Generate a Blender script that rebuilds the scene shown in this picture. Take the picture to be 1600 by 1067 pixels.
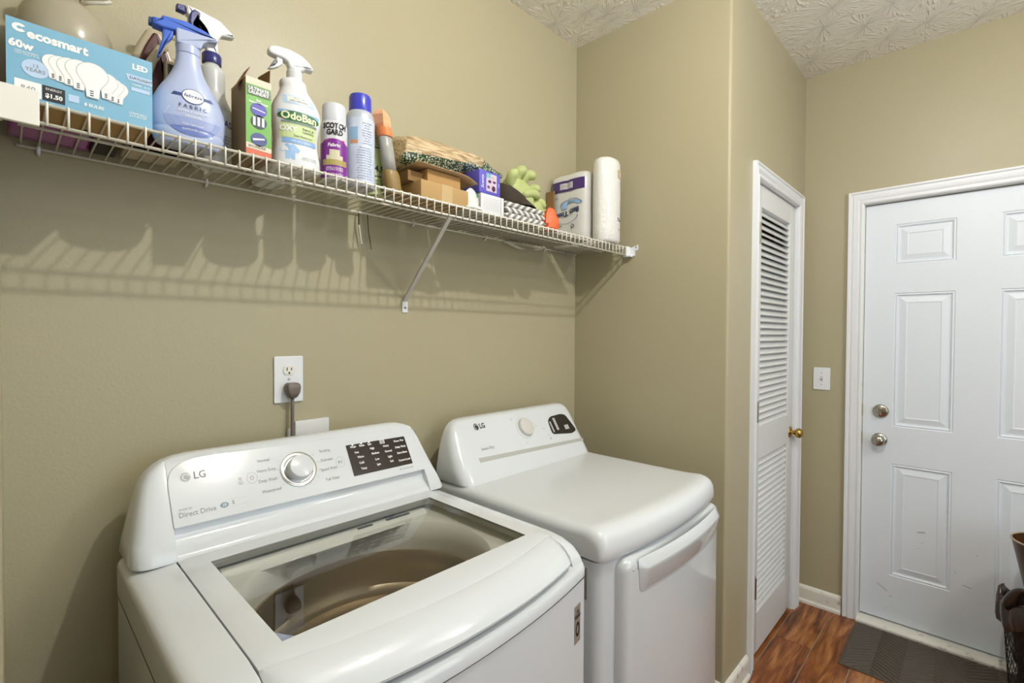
import bpy, bmesh, math, random
from math import sin, cos, pi, radians, sqrt
from mathutils import Vector, Matrix
random.seed(7)
S = bpy.context.scene
C = S.collection
for o in list(bpy.data.objects):
    bpy.data.objects.remove(o, do_unlink=True)

# ------------------------------------------------------------------ camera
cam_d = bpy.data.cameras.new('camera')
cam = bpy.data.objects.new('camera', cam_d)
C.objects.link(cam)
cam_d.sensor_width = 36.0
cam_d.lens = 36.0 * 763.045 / 1600.0
cam_d.clip_start = 0.02
_yaw, _pitch, _roll = radians(46.126), radians(-0.9946), radians(0.28)
fw = Vector((sin(_yaw) * cos(_pitch), cos(_yaw) * cos(_pitch), sin(_pitch)))
rt = Vector((cos(_yaw), -sin(_yaw), 0))
up = rt.cross(fw)
rt2 = rt * cos(_roll) + up * sin(_roll)
up2 = up * cos(_roll) - rt * sin(_roll)
M = Matrix((rt2, up2, -fw)).transposed().to_4x4()
M.translation = Vector((0, 0, 1.43))
cam.matrix_world = M
S.camera = cam

# ------------------------------------------------------------------ view + world + lights
S.view_settings.view_transform = 'Standard'
S.view_settings.look = 'None'
S.view_settings.gamma = 1.0
S.view_settings.exposure = 0.13
S.view_settings.use_curve_mapping = False
LAMP_W = 66.0
FILL_W = 32.0
WINDOW_W = 16.0
w = bpy.data.worlds.new('world'); S.world = w
w.use_nodes = True
w.node_tree.nodes['Background'].inputs[0].default_value = (0.75, 0.85, 1.0, 1)
w.node_tree.nodes['Background'].inputs[1].default_value = 0.6

def area(name, loc, tgt, sx, sy, watt, col):
    d = bpy.data.lights.new(name, 'AREA'); d.shape = 'RECTANGLE'
    d.size = sx; d.size_y = sy; d.energy = watt; d.color = col
    o = bpy.data.objects.new(name, d); C.objects.link(o); o.location = loc
    o.rotation_euler = (Vector(tgt) - Vector(loc)).to_track_quat('-Z', 'Y').to_euler()
    return o
area('window_daylight', (0.9, -1.60, 1.5), (0.9, 0.5, 1.3), 1.9, 1.5, WINDOW_W, (0.80, 0.90, 1.0))
bulb = bpy.data.lights.new('lamp_bulb_light', 'POINT')
bulb.energy = LAMP_W; bulb.color = (1.0, 0.99, 0.96); bulb.shadow_soft_size = 0.02
bo = bpy.data.objects.new('lamp_bulb_light', bulb); C.objects.link(bo)
bo.location = (0.84, 0.09, 2.68)
b2l = bpy.data.lights.new('fill_light', 'POINT')  # added fill lamp, brightens the exterior door and the ceiling
b2l.energy = FILL_W; b2l.color = (1.0, 0.98, 0.95); b2l.shadow_soft_size = 0.10
bo2 = bpy.data.objects.new('fill_light', b2l); C.objects.link(bo2)
bo2.location = (1.75, -0.85, 2.44)

# ------------------------------------------------------------------ materials
def lin(h):
    h = h.lstrip('#'); r = []
    for i in (0, 2, 4):
        c = int(h[i:i+2], 16) / 255
        r.append(c / 12.92 if c <= 0.04045 else ((c + 0.055) / 1.055) ** 2.4)
    return (r[0], r[1], r[2], 1)
MATS = {}
def mat(name, col, rough=0.5, metal=0.0, coat=0.0, trans=0.0, ior=1.45, alpha=1.0, sss=0.0, spec=0.5, emis=0.0):
    if name in MATS: return MATS[name]
    m = bpy.data.materials.new(name); m.use_nodes = True
    b = m.node_tree.nodes['Principled BSDF']
    c = lin(col) if isinstance(col, str) else (*col, 1)
    b.inputs['Base Color'].default_value = c
    b.inputs['Roughness'].default_value = rough
    b.inputs['Metallic'].default_value = metal
    b.inputs['Coat Weight'].default_value = coat
    b.inputs['Transmission Weight'].default_value = trans
    b.inputs['IOR'].default_value = ior
    b.inputs['Alpha'].default_value = alpha
    b.inputs['Specular IOR Level'].default_value = spec
    if emis:
        b.inputs['Emission Color'].default_value = c; b.inputs['Emission Strength'].default_value = emis
    MATS[name] = m
    return m
def nodes(m):
    nt = m.node_tree
    return nt, nt.nodes, nt.links, nt.nodes['Principled BSDF']
def add_noise_bump(m, scale, strength, dist=0.001, detail=3, coord='Object'):
    nt, N, L, b = nodes(m)
    tc = N.new('ShaderNodeTexCoord'); n = N.new('ShaderNodeTexNoise'); bp = N.new('ShaderNodeBump')
    n.inputs['Scale'].default_value = scale; n.inputs['Detail'].default_value = detail
    bp.inputs['Strength'].default_value = strength; bp.inputs['Distance'].default_value = dist
    L.new(tc.outputs[coord], n.inputs['Vector']); L.new(n.outputs['Fac'], bp.inputs['Height'])
    L.new(bp.outputs['Normal'], b.inputs['Normal'])
    return m
def ramp2(nt, fac, c0, c1, p0=0.0, p1=1.0):
    r = nt.nodes.new('ShaderNodeValToRGB')
    r.color_ramp.elements[0].position = p0; r.color_ramp.elements[0].color = c0
    r.color_ramp.elements[1].position = p1; r.color_ramp.elements[1].color = c1
    nt.links.new(fac, r.inputs['Fac']); return r

WALL = add_noise_bump(mat('wall_paint', '#ada588', 0.38, spec=0.4), 160, 0.25, 0.0015, 2)
CEILM = mat('ceiling_plaster', '#f0eee6', 0.85)
def ceiling_nodes():
    nt, N, L, b = nodes(CEILM)
    tc = N.new('ShaderNodeTexCoord')
    vo = N.new('ShaderNodeTexVoronoi'); vo.inputs['Scale'].default_value = 4.6
    L.new(tc.outputs['Object'], vo.inputs['Vector'])
    sub = N.new('ShaderNodeVectorMath'); sub.operation = 'SUBTRACT'
    mul = N.new('ShaderNodeVectorMath'); mul.operation = 'SCALE'; mul.inputs['Scale'].default_value = 4.6
    L.new(tc.outputs['Object'], mul.inputs[0])
    # Blender gives the cell position in input space, so compare it with the raw coordinate
    L.new(tc.outputs['Object'], sub.inputs[0]); L.new(vo.outputs['Position'], sub.inputs[1])
    sp = N.new('ShaderNodeSeparateXYZ'); L.new(sub.outputs[0], sp.inputs[0])
    at = N.new('ShaderNodeMath'); at.operation = 'ARCTAN2'
    L.new(sp.outputs['Y'], at.inputs[0]); L.new(sp.outputs['X'], at.inputs[1])
    ln = N.new('ShaderNodeVectorMath'); ln.operation = 'LENGTH'; L.new(sub.outputs[0], ln.inputs[0])
    a5 = N.new('ShaderNodeMath'); a5.operation = 'MULTIPLY'; a5.inputs[1].default_value = 5.2; L.new(at.outputs[0], a5.inputs[0])
    d5 = N.new('ShaderNodeMath'); d5.operation = 'MULTIPLY'; d5.inputs[1].default_value = 16; L.new(ln.outputs['Value'], d5.inputs[0])
    rnd = N.new('ShaderNodeSeparateColor'); L.new(vo.outputs['Color'], rnd.inputs[0])
    r9 = N.new('ShaderNodeMath'); r9.operation = 'MULTIPLY'; r9.inputs[1].default_value = 40; L.new(rnd.outputs[0], r9.inputs[0])
    cm = N.new('ShaderNodeCombineXYZ'); L.new(a5.outputs[0], cm.inputs[0]); L.new(d5.outputs[0], cm.inputs[1]); L.new(r9.outputs[0], cm.inputs[2])
    no = N.new('ShaderNodeTexNoise'); no.inputs['Scale'].default_value = 1.6; no.inputs['Detail'].default_value = 1.5
    L.new(cm.outputs[0], no.inputs['Vector'])
    r = ramp2(nt, no.outputs['Fac'], (0, 0, 0, 1), (1, 1, 1, 1), 0.5, 0.72)
    bp = N.new('ShaderNodeBump'); bp.inputs['Strength'].default_value = 0.7; bp.inputs['Distance'].default_value = 0.005
    L.new(r.outputs[0], bp.inputs['Height']); L.new(bp.outputs[0], b.inputs['Normal'])
ceiling_nodes()

TRIM = mat('trim_paint', '#e4e7ea', 0.35)
DOORW = add_noise_bump(mat('door_paint', '#e2e9f1', 0.38), 25, 0.08, 0.002, 4)
LOUV = mat('louver_paint', '#dcdedd', 0.42)
ENAMEL = mat('white_enamel', '#e6e7e4', 0.16, coat=0.3)
PLAST = mat('white_plastic', '#d7dbdd', 0.10, coat=0.3)
DRYPL = mat('dryer_white', '#d8dcde', 0.2, coat=0.2)
GREYP = mat('grey_plastic', '#b9bab6', 0.35)
STEEL = mat('drum_steel', '#cdbfa8', 0.33, 1.0)
CHROME = mat('chrome', '#d8d8d8', 0.12, 1.0)
NICKEL = mat('satin_nickel', '#b5aea3', 0.22, 1.0)
BRASS = mat('brass', '#b99a55', 0.2, 1.0)
HINGE = mat('hinge_metal', '#9c9484', 0.35, 1.0)
WIRE = mat('shelf_wire', '#ece8dc', 0.35)
INK = mat('grey_ink', '#8d8f8f', 0.5)
INKD = mat('dark_ink', '#2a2a2c', 0.5)
WHITEINK = mat('white_ink', '#f4f4f2', 0.5)
DISPLAY = mat('display_black', '#22160f', 0.12, coat=0.5)
BLACK = mat('black', '#151312', 0.5)
PAPERW = mat('white_paper', '#e8e6df', 0.8)
CARD = add_noise_bump(mat('cardboard', '#b0905f', 0.85), 60, 0.1, 0.001)
CARDD = mat('cardboard_dark', '#8a6a42', 0.9)
FLOORW = mat('plank_wood', '#8a4f28', 0.32)
def floor_nodes():
    nt, N, L, b = nodes(FLOORW)
    tc = N.new('ShaderNodeTexCoord'); oi = N.new('ShaderNodeObjectInfo')
    mp = N.new('ShaderNodeMapping'); mp.inputs['Scale'].default_value = (1.4, 9, 1)
    ad = N.new('ShaderNodeVectorMath'); ad.operation = 'ADD'
    sc = N.new('ShaderNodeVectorMath'); sc.operation = 'SCALE'; sc.inputs['Scale'].default_value = 3.0
    L.new(oi.outputs['Location'], sc.inputs[0])
    L.new(tc.outputs['Object'], ad.inputs[0]); L.new(sc.outputs[0], ad.inputs[1])
    L.new(ad.outputs[0], mp.inputs['Vector'])
    n = N.new('ShaderNodeTexNoise'); n.inputs['Scale'].default_value = 2.2; n.inputs['Detail'].default_value = 8; n.inputs['Distortion'].default_value = 1.2
    L.new(mp.outputs[0], n.inputs['Vector'])
    r = ramp2(nt, n.outputs['Fac'], lin('#5a3018'), lin('#bd8450'), 0.33, 0.70)
    e = r.color_ramp.elements.new(0.5); e.color = lin('#94582c')
    mp2 = N.new('ShaderNodeMapping'); mp2.inputs['Scale'].default_value = (4, 70, 1); L.new(ad.outputs[0], mp2.inputs['Vector'])
    n2 = N.new('ShaderNodeTexNoise'); n2.inputs['Scale'].default_value = 2; n2.inputs['Detail'].default_value = 4; L.new(mp2.outputs[0], n2.inputs['Vector'])
    r2 = ramp2(nt, n2.outputs['Fac'], (0.45, 0.4, 0.36, 1), (1.15, 1.1, 1.05, 1), 0.3, 0.65)
    mx = N.new('ShaderNodeMix'); mx.data_type = 'RGBA'; mx.blend_type = 'MULTIPLY'; mx.inputs[0].default_value = 0.75
    L.new(r.outputs[0], mx.inputs[6]); L.new(r2.outputs[0], mx.inputs[7])
    L.new(mx.outputs[2], b.inputs['Base Color'])
    bp = N.new('ShaderNodeBump'); bp.inputs['Strength'].default_value = 0.35; bp.inputs['Distance'].default_value = 0.002
    L.new(n2.outputs['Fac'], bp.inputs['Height']); L.new(bp.outputs[0], b.inputs['Normal'])
floor_nodes()
GROUT = mat('grout', '#a79c8b', 0.9)
def dirty(name, base, dirt, scale, p0, p1, rough=0.45):
    m = mat(name, base, rough); nt, N, L, b = nodes(m)
    tc = N.new('ShaderNodeTexCoord'); n = N.new('ShaderNodeTexNoise'); n.inputs['Scale'].default_value = scale; n.inputs['Detail'].default_value = 6
    L.new(tc.outputs['Object'], n.inputs['Vector'])
    r = ramp2(nt, n.outputs['Fac'], lin(base), lin(dirt), p0, p1); L.new(r.outputs[0], b.inputs['Base Color']); return m
SCUFF = dirty('scuffed_trim', '#e4e2d8', '#6f6049', 26, 0.60, 0.78)
SCUFFL = dirty('lightly_scuffed_trim', '#e8e7e1', '#8c7f68', 14, 0.66, 0.9)

# ------------------------------------------------------------------ helpers
def tag(o, label=None, cat=None, group=None, kind=None):
    if label: o['label'] = label
    if cat: o['category'] = cat
    if group: o['group'] = group
    if kind: o['kind'] = kind
    return o
def thing(name, label, cat, loc=(0, 0, 0), rz=0.0, group=None):
    o = bpy.data.objects.new(name, None); C.objects.link(o); o.empty_display_size = 0.05
    o.location = loc; o.rotation_euler = (0, 0, rz)
    return tag(o, label, cat, group)
def link(name, me, m, parent=None, world=True, smooth=False):
    """vertices are in world coordinates unless world=False (then in the parent's)"""
    if m is not None and not me.materials:
        for x in (m if isinstance(m, (list, tuple)) else [m]): me.materials.append(x)
    if smooth:
        for p in me.polygons: p.use_smooth = True
    o = bpy.data.objects.new(name, me); C.objects.link(o)
    if parent is not None:
        o.parent = parent
        if world:
            off = Vector((0, 0, 0)); q = parent
            while q is not None: off += Vector(q.location); q = q.parent
            me.transform(Matrix.Translation(-off))
    return o
def mesh(name, V, F, m, parent=None, world=True, smooth=False, autos=None, mi=None):
    me = bpy.data.meshes.new(name); me.from_pydata([tuple(v) for v in V], [], F)
    bm = bmesh.new(); bm.from_mesh(me); bmesh.ops.recalc_face_normals(bm, faces=bm.faces); bm.to_mesh(me); bm.free()
    if mi:
        for p, i in zip(me.polygons, mi): p.material_index = i
    o = link(name, me, m, parent, world, smooth)
    if autos is not None:
        for p in me.polygons: p.use_smooth = True
        try: me.set_sharp_from_angle(angle=radians(autos))
        except Exception: pass
    return o
class MB:
    def __init__(s): s.V = []; s.F = []
    def add(s, V, F):
        k = len(s.V); s.V += [Vector(v) for v in V]; s.F += [tuple(i + k for i in f) for f in F]; return s
    def box(s, a, b):
        x0, y0, z0 = a; x1, y1, z1 = b
        return s.add([(x0,y0,z0),(x1,y0,z0),(x1,y1,z0),(x0,y1,z0),(x0,y0,z1),(x1,y0,z1),(x1,y1,z1),(x0,y1,z1)],
              [(0,3,2,1),(4,5,6,7),(0,1,5,4),(1,2,6,5),(2,3,7,6),(3,0,4,7)])
    def tube(s, pts, r, n=8, cap=True):
        pts = [Vector(p) for p in pts]; rs = r if isinstance(r, (list, tuple)) else [r] * len(pts)
        rings = []; prev = None
        for i, p in enumerate(pts):
            t = (pts[min(i+1, len(pts)-1)] - pts[max(i-1, 0)]).normalized()
            if prev is None:
                a = Vector((0, 0, 1)) if abs(t.z) < 0.9 else Vector((1, 0, 0))
                u = t.cross(a).normalized()
            else:
                u = (prev - t * prev.dot(t)).normalized()
            prev = u; v = t.cross(u)
            rings.append([p + (u * cos(2*pi*k/n) + v * sin(2*pi*k/n)) * rs[i] for k in range(n)])
        return s.loft(rings, cap)
    def loft(s, rings, cap0=True, cap1=None, closed=True):
        if cap1 is None: cap1 = cap0
        n = len(rings[0]); V = [p for r in rings for p in r]; F = []
        m = n if closed else n - 1
        for i in range(len(rings) - 1):
            for k in range(m):
                a = i*n + k; b = i*n + (k+1) % n
                F.append((a, b, b + n, a + n))
        if cap0: F.append(tuple(range(n))[::-1])
        if cap1: F.append(tuple((len(rings)-1)*n + k for k in range(n)))
        return s.add(V, F)
    def lathe(s, prof, c=(0, 0, 0), axis='z', n=32, cap=True):
        rings = []
        for r, h in prof:
            ring = []
            for k in range(n):
                a = 2*pi*k/n
                if axis == 'z': p = (c[0] + r*cos(a), c[1] + r*sin(a), c[2] + h)
                elif axis == 'x': p = (c[0] + h, c[1] + r*cos(a), c[2] + r*sin(a))
                else: p = (c[0] + r*cos(a), c[1] + h, c[2] + r*sin(a))
                ring.append(Vector(p))
            rings.append(ring)
        return s.loft(rings, cap)
    def build(s, name, m, parent=None, **k):
        return mesh(name, s.V, s.F, m, parent, **k)
def box(name, a, b, m, parent=None, bev=0.0, **k):
    if bev <= 0: return MB().box(a, b).build(name, m, parent, **k)
    bm = bmesh.new(); t = MB().box(a, b)
    vs = [bm.verts.new(v) for v in t.V]; [bm.faces.new([vs[i] for i in f]) for f in t.F]
    bmesh.ops.bevel(bm, geom=list(bm.edges), offset=bev, segments=3, profile=0.5, affect='EDGES')
    me = bpy.data.meshes.new(name); bm.to_mesh(me); bm.free()
    o = link(name, me, m, parent, k.get('world', True))
    for p in me.polygons: p.use_smooth = True
    try: me.set_sharp_from_angle(angle=radians(50))
    except Exception: pass
    return o
def rpoly(pts, rad, seg=5):
    """rounded closed polygon; rad: number or list"""
    out = []; n = len(pts)
    for i in range(n):
        p = Vector(pts[i]).to_2d() if len(pts[i]) > 2 else Vector(pts[i])
        a = Vector(pts[i-1]); b = Vector(pts[(i+1) % n]); r = rad[i] if isinstance(rad, (list, tuple)) else rad
        if r <= 1e-6: out.append(p.copy()); continue
        da = (a - p); db = (b - p); ra = min(r, da.length*0.49); rb = min(r, db.length*0.49)
        s0 = p + da.normalized()*ra; s1 = p + db.normalized()*rb
        for k in range(seg + 1):
            t = k/seg; out.append(s0*(1-t)**2 + p*2*t*(1-t) + s1*t*t)
    return out
def offs(poly, d):
    n = len(poly); ar = sum(poly[i].x*poly[(i+1)%n].y - poly[(i+1)%n].x*poly[i].y for i in range(n))
    sg = 1 if ar > 0 else -1; out = []
    for i in range(n):
        t = (poly[(i+1)%n] - poly[i-1]); t = t.normalized() if t.length > 1e-9 else Vector((1, 0))
        out.append(poly[i] + Vector((-t.y, t.x))*sg*d)
    return out
def prism(mb, poly, plane, a0, a1, bev=0.0, seg=3):
    """poly 2D extruded; plane 'xz' extrudes along y, 'yz' along x, 'xy' along z"""
    def P(p, a):
        return Vector((p.x, a, p.y)) if plane == 'xz' else (Vector((a, p.x, p.y)) if plane == 'yz' else Vector((p.x, p.y, a)))
    rings = []; s = 1 if a1 > a0 else -1
    if bev > 0:
        rings.append([P(p, a0) for p in offs(poly, bev*1.25)])
        for k in range(seg + 1):
            t = pi/2*k/seg; rings.append([P(p, a0 + s*bev*(1 - cos(t))) for p in offs(poly, bev*(1 - sin(t)))])
        for k in range(seg, -1, -1):
            t = pi/2*k/seg; rings.append([P(p, a1 - s*bev*(1 - cos(t))) for p in offs(poly, bev*(1 - sin(t)))])
        rings.append([P(p, a1) for p in offs(poly, bev*1.25)])
    else:
        rings = [[P(p, a0) for p in poly], [P(p, a1) for p in poly]]
    return mb.loft(rings)
def se(cx, cy, z, rx, ry, n=2.0, N=40):
    out = []
    for k in range(N):
        a = 2*pi*k/N; c, s = cos(a), sin(a)
        out.append(Vector((cx + rx*math.copysign(abs(c)**(2/n), c), cy + ry*math.copysign(abs(s)**(2/n), s), z)))
    return out
def interp(tab, z):
    if z <= tab[0][0]: return tab[0][1:]
    for a, b in zip(tab, tab[1:]):
        if z <= b[0]:
            t = (z - a[0])/(b[0] - a[0]); return tuple(x + (y - x)*t for x, y in zip(a[1:], b[1:]))
    return tab[-1][1:]
def patch(name, f, u0, u1, v0, v1, m, parent, nu=8, nv=4, **k):
    V = [f(u0 + (u1-u0)*i/nu, v0 + (v1-v0)*j/nv) for j in range(nv+1) for i in range(nu+1)]
    F = [(j*(nu+1)+i, j*(nu+1)+i+1, (j+1)*(nu+1)+i+1, (j+1)*(nu+1)+i) for j in range(nv) for i in range(nu)]
    return mesh(name, V, F, m, parent, **k)
def disc(name, f, cu, cv, ru, rv, m, parent, a0=0, a1=2*pi, nr=4, na=28, r_in=0.0, **k):
    V = []; F = []
    for j in range(nr+1):
        t = r_in + (1-r_in)*j/nr
        for i in range(na+1):
            a = a0 + (a1-a0)*i/na; V.append(f(cu + ru*t*cos(a), cv + rv*t*sin(a)))
    for j in range(nr):
        for i in range(na):
            q = j*(na+1)+i; F.append((q, q+1, q+na+2, q+na+1))
    return mesh(name, V, F, m, parent, **k)
def polyd(name, f, pts, m, parent, **k):
    return mesh(name, [f(*p) for p in pts], [tuple(range(len(pts)))], m, parent, **k)
def text(name, s, size, f, u, v, m, parent, ax='CENTER', bold=0.0, shear=0.0, sx=1.0, rot=0.0, label=None, **k):
    """flat print: text outline laid on the surface f(u, v)"""
    cu = bpy.data.curves.new(name, 'FONT'); cu.body = s; cu.size = size; cu.align_x = ax; cu.align_y = 'CENTER'
    cu.offset = bold; cu.shear = shear; cu.resolution_u = 2; cu.space_line = 0.85
    ob = bpy.data.objects.new(name, cu); C.objects.link(ob)
    me = bpy.data.meshes.new_from_object(ob.evaluated_get(bpy.context.evaluated_depsgraph_get()))
    bpy.data.objects.remove(ob, do_unlink=True)
    me.materials.clear()
    for vv in me.vertices:
        x, y = vv.co.x*sx, vv.co.y
        vv.co = f(u + x*cos(rot) - y*sin(rot), v + x*sin(rot) + y*cos(rot))
    o = link(name, me, m, parent, k.get('world', True))
    if label: o['label'] = label
    return o
def struct(o): o['kind'] = 'structure'; return o

# ------------------------------------------------------------------ room shell
XA, YB, YC, XD, HC = 1.895, 1.405, 0.69, 2.958, 2.78
XL, YF = -1.15, -1.75
fl = struct(box('floor', (XL-.1, YF-.1, -.06), (XD+.1, YB+.4, -0.0035), GROUT))
fl2 = struct(mesh('ceiling', [(XL-.1,YF-.1,HC),(XD+.1,YF-.1,HC),(XD+.1,YB+.1,HC),(XL-.1,YB+.1,HC),(XL-.1,YF-.1,HC+.06),(XD+.1,YF-.1,HC+.06),(XD+.1,YB+.1,HC+.06),(XL-.1,YB+.1,HC+.06)],
     [(0,1,2,3),(4,7,6,5),(0,4,5,1),(1,5,6,2),(2,6,7,3),(3,7,4,0)], CEILM))
struct(box('wall_back', (-.12, YB, 0), (XA+.08, YB+.1, HC), WALL))
# side wall of the alcove with a rounded outer corner, and the closet wall with its door opening
o_ = rpoly([(XA, YB), (XA, YC), (XA+.115, YC), (XA+.115, YB)], [0, .012, 0, 0])
struct(prism(MB(), o_, 'xy', 0, HC).build('wall_right', WALL, autos=30))
DX0, DX1, DZ = 2.20, 2.838, 2.095          # closet opening
w_ = MB().box((XA+.115, YC, 0), (DX0, YC+.11, HC)).box((DX1, YC, 0), (XD, YC+.11, HC)).box((DX0, YC, DZ), (DX1, YC+.11, HC))
struct(w_.build('wall_closet', WALL))
EY0, EY1, EZ = 0.432, -0.50, 2.078         # exterior door opening (y, y, z)
w_ = MB().box((XD, EY0, 0), (XD+.14, YB, HC)).box((XD, YF, 0), (XD+.14, EY1, HC)).box((XD, EY1, EZ), (XD+.14, EY0, HC))
struct(w_.build('wall_door', WALL))
struct(box('wall_left', (-.125, YC, 0), (-.004, YB, HC), WALL))
struct(box('wall_far_left', (XL-.1, YF, 0), (XL, YB, HC), WALL))
struct(box('wall_left_return', (XL, YC+.02, 0), (-.125, YC+.12, HC), WALL))
WX0, WX1, WZ0, WZ1 = -0.1, 1.9, 0.75, 2.25
w_ = MB().box((XL, YF-.1, 0), (WX0, YF, HC)).box((WX1, YF-.1, 0), (XD, YF, HC)).box((WX0, YF-.1, 0), (WX1, YF, WZ0)).box((WX0, YF-.1, WZ1), (WX1, YF, HC))
struct(w_.build('wall_front', WALL))
wf = MB()
for a, b in (((WX0, WZ0), (WX0+.05, WZ1)), ((WX1-.05, WZ0), (WX1, WZ1)), ((WX0, WZ0), (WX1, WZ0+.05)), ((WX0, WZ1-.05), (WX1, WZ1)), ((.88, WZ0), (.92, WZ1)), ((WX0, 1.48), (WX1, 1.52))):
    wf.box((a[0], YF-.07, a[1]), (b[0], YF-.02, b[1]))
struct(wf.build('window_1', TRIM))
# inside of the closet
cl = MB().box((XA+.115, YB, 0), (XD, YB+.08, HC))
struct(cl.build('wall_closet_back', WALL))

# planks, laid along x, thin grout lines between them
pi_ = 0
def plank(x0, x1, y0, y1):
    g = 0.0022; cx, cy = (x0+x1)/2, (y0+y1)/2
    o = box('plank', (x0-cx+g, y0-cy+g, -.004), (x1-cx-g, y1-cy-g, 0), FLOORW, None)
    o.parent = fl; o.location = (cx, cy, 0)
rows = []
y = 1.404
ys = [1.404, 1.30, 1.148, .996, .844, .688, .536, .384, .232, .080, -.072, -.224, -.376, -.528, -.68, -.832, -.984, -1.136, -1.288, -1.44, -1.59, -1.75]
offx = {5: 2.53, 6: 2.06}
for i in range(len(ys)-1):
    st = offx.get(i, XL + (i*0.37) % 0.92)
    while st > XL: st -= 0.92
    x = st
    hi = ys[i]; lo = ys[i+1]
    xe = XD+.14 if hi < .433 else XD
    while x < xe:
        a, b = max(x, XL), min(x+.92, xe)
        if b-a > .02: plank(a, b, lo, hi)
        x += .92

# baseboards
BP = [(0, 0), (.020, 0), (.020, .012), (.013, .022), (.013, .075), (.010, .083), (.004, .09), (0, .092)]
def baseboard(name, p0, p1, nrm, m=SCUFF):
    p0, p1, nrm = Vector((*p0, 0)), Vector((*p1, 0)), Vector((*nrm, 0)); mb = MB()
    mb.loft([[p + nrm*a + Vector((0, 0, h)) for a, h in BP] for p in (p0, p1)])
    return struct(mb.build(name, m))
baseboard('baseboard_door', (XD, YC-.001), (XD, .497), (-1, 0))
baseboard('baseboard_closet', (XA-.001, YC), (2.137, YC), (0, -1))
baseboard('baseboard_right', (XA, YC-.019), (XA, YB), (-1, 0))
baseboard('baseboard_back', (0, YB), (XA-.02, YB), (0, -1))
baseboard('baseboard_left', (-.004, YB-.02), (-.004, YC), (1, 0))

# door casings
CP = [(0, 0), (0, .008), (.006, .012), (.012, .012), (.014, .009), (.02, .009), (.026, .013), (.038, .016), (.044, .016), (.046, .0125), (.052, .0125), (.058, .018), (.066, .018), (.068, 0)]
def casing(name, a0, a1, top, f, m, cp=CP, sc=1.0, zb=0):
    """a0,a1 opening edges along the wall; f(a, z, out) to world"""
    s = 1 if a1 > a0 else -1; mb = MB(); rings = []
    for sgn in range(4):
        ring = []
        for d, h in cp:
            d *= sc
            P = [(a0 - s*d, zb), (a0 - s*d, top + d), (a1 + s*d, top + d), (a1 + s*d, zb)][sgn]
            ring.append(f(P[0], P[1], h))
        rings.append(ring)
    mb.loft(rings, closed=True)
    return struct(mb.build(name, m, autos=25))
casing('trim_1', DX0+.004, DX1-.004, DZ-.008, lambda a, z, h: Vector((a, YC - h, z)), TRIM, sc=0.86)
casing('trim_2', EY0-.004, EY1+.004, EZ-.004, lambda a, z, h: Vector((XD - h, a, z)), TRIM, sc=0.95)
# jambs
jm = MB().box((DX0, YC-.002, 0), (DX0+.012, YC+.11, DZ)).box((DX1-.012, YC-.002, 0), (DX1, YC+.11, DZ)).box((DX0, YC-.002, DZ-.012), (DX1, YC+.11, DZ))
jm.box((DX0+.012, YC+.05, 0), (DX0+.022, YC+.07, DZ-.012)).box((DX1-.022, YC+.05, 0), (DX1-.012, YC+.07, DZ-.012))
struct(jm.build('trim_3', TRIM))
jm = MB().box((XD-.001, EY0-.006, .02), (XD+.14, EY0, EZ)).box((XD-.001, EY1, .02), (XD+.14, EY1+.006, EZ)).box((XD-.001, EY1, EZ-.006), (XD+.14, EY0, EZ))
jm.box((XD+.075, EY0-.018, .02), (XD+.14, EY0-.006, EZ-.006)).box((XD+.075, EY1+.006, .02), (XD+.14, EY1+.018, EZ-.006)).box((XD+.075, EY1, EZ-.018), (XD+.14, EY0, EZ-.006))
struct(jm.build('trim_4', SCUFFL))
# threshold
sill = MB(); prism(sill, rpoly([(XD-.028, 0), (XD-.028, .012), (XD-.008, .024), (XD+.14, .030), (XD+.14, 0)], 0), 'xz', EY0-.001, EY1+.001)
struct(sill.build('trim_5', SCUFF))

# ------------------------------------------------------------------ exterior door (six raised panels)
def raised_panel(f, u0, u1, v0, v1):
    """nested loops: (inset, depth below face)"""
    steps = [(0, 0), (.004, .004), (.009, .001), (.016, .009), (.022, .009), (.046, .002), (.050, .004), (.052, .004)]
    mb = MB(); rings = [[f(u0+d, v0+d, h), f(u1-d, v0+d, h), f(u1-d, v1-d, h), f(u0+d, v1-d, h)] for d, h in steps]
    mb.loft(rings, cap0=False, cap1=True); return mb
door = tag(bpy.data.objects.new('door_1', None), kind='structure'); C.objects.link(door); door.location = (2.985, -.04, 0)
door['label'] = 'white six-panel exterior door with nickel deadbolt and knob'
DF = 2.985; DY0, DY1 = .424, -.49; DZ0, DZ1 = .036, 2.068
us = [DY0, .307, .087, -.056, -.276, DY1]          # y breakpoints
vs = [DZ0, .258, .805, .985, 1.632, 1.768, 1.962, DZ1]
mb = MB()
for i in range(5):
    for j in range(7):
        if i in (1, 3) and j in (1, 3, 5): continue
        mb.add([(DF, us[i], vs[j]), (DF, us[i+1], vs[j]), (DF, us[i+1], vs[j+1]), (DF, us[i], vs[j+1])], [(0, 1, 2, 3)])
mb.add([(DF, DY0, DZ0), (DF, DY1, DZ0), (DF, DY1, DZ1), (DF, DY0, DZ1), (DF+.044, DY0, DZ0), (DF+.044, DY1, DZ0), (DF+.044, DY1, DZ1), (DF+.044, DY0, DZ1)],
       [(0, 1, 5, 4), (1, 2, 6, 5), (2, 3, 7, 6), (3, 0, 4, 7), (4, 5, 6, 7)])
bm_door = mb.build('door_slab', DOORW, door)
for a, b in ((us[1], us[2]), (us[3], us[4])):
    for c, d in ((vs[1], vs[2]), (vs[3], vs[4]), (vs[5], vs[6])):
        raised_panel(lambda u, v, h: Vector((DF + h, -u, v)), -a, -b, c, d).build('door_panel', DOORW, door)
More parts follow.
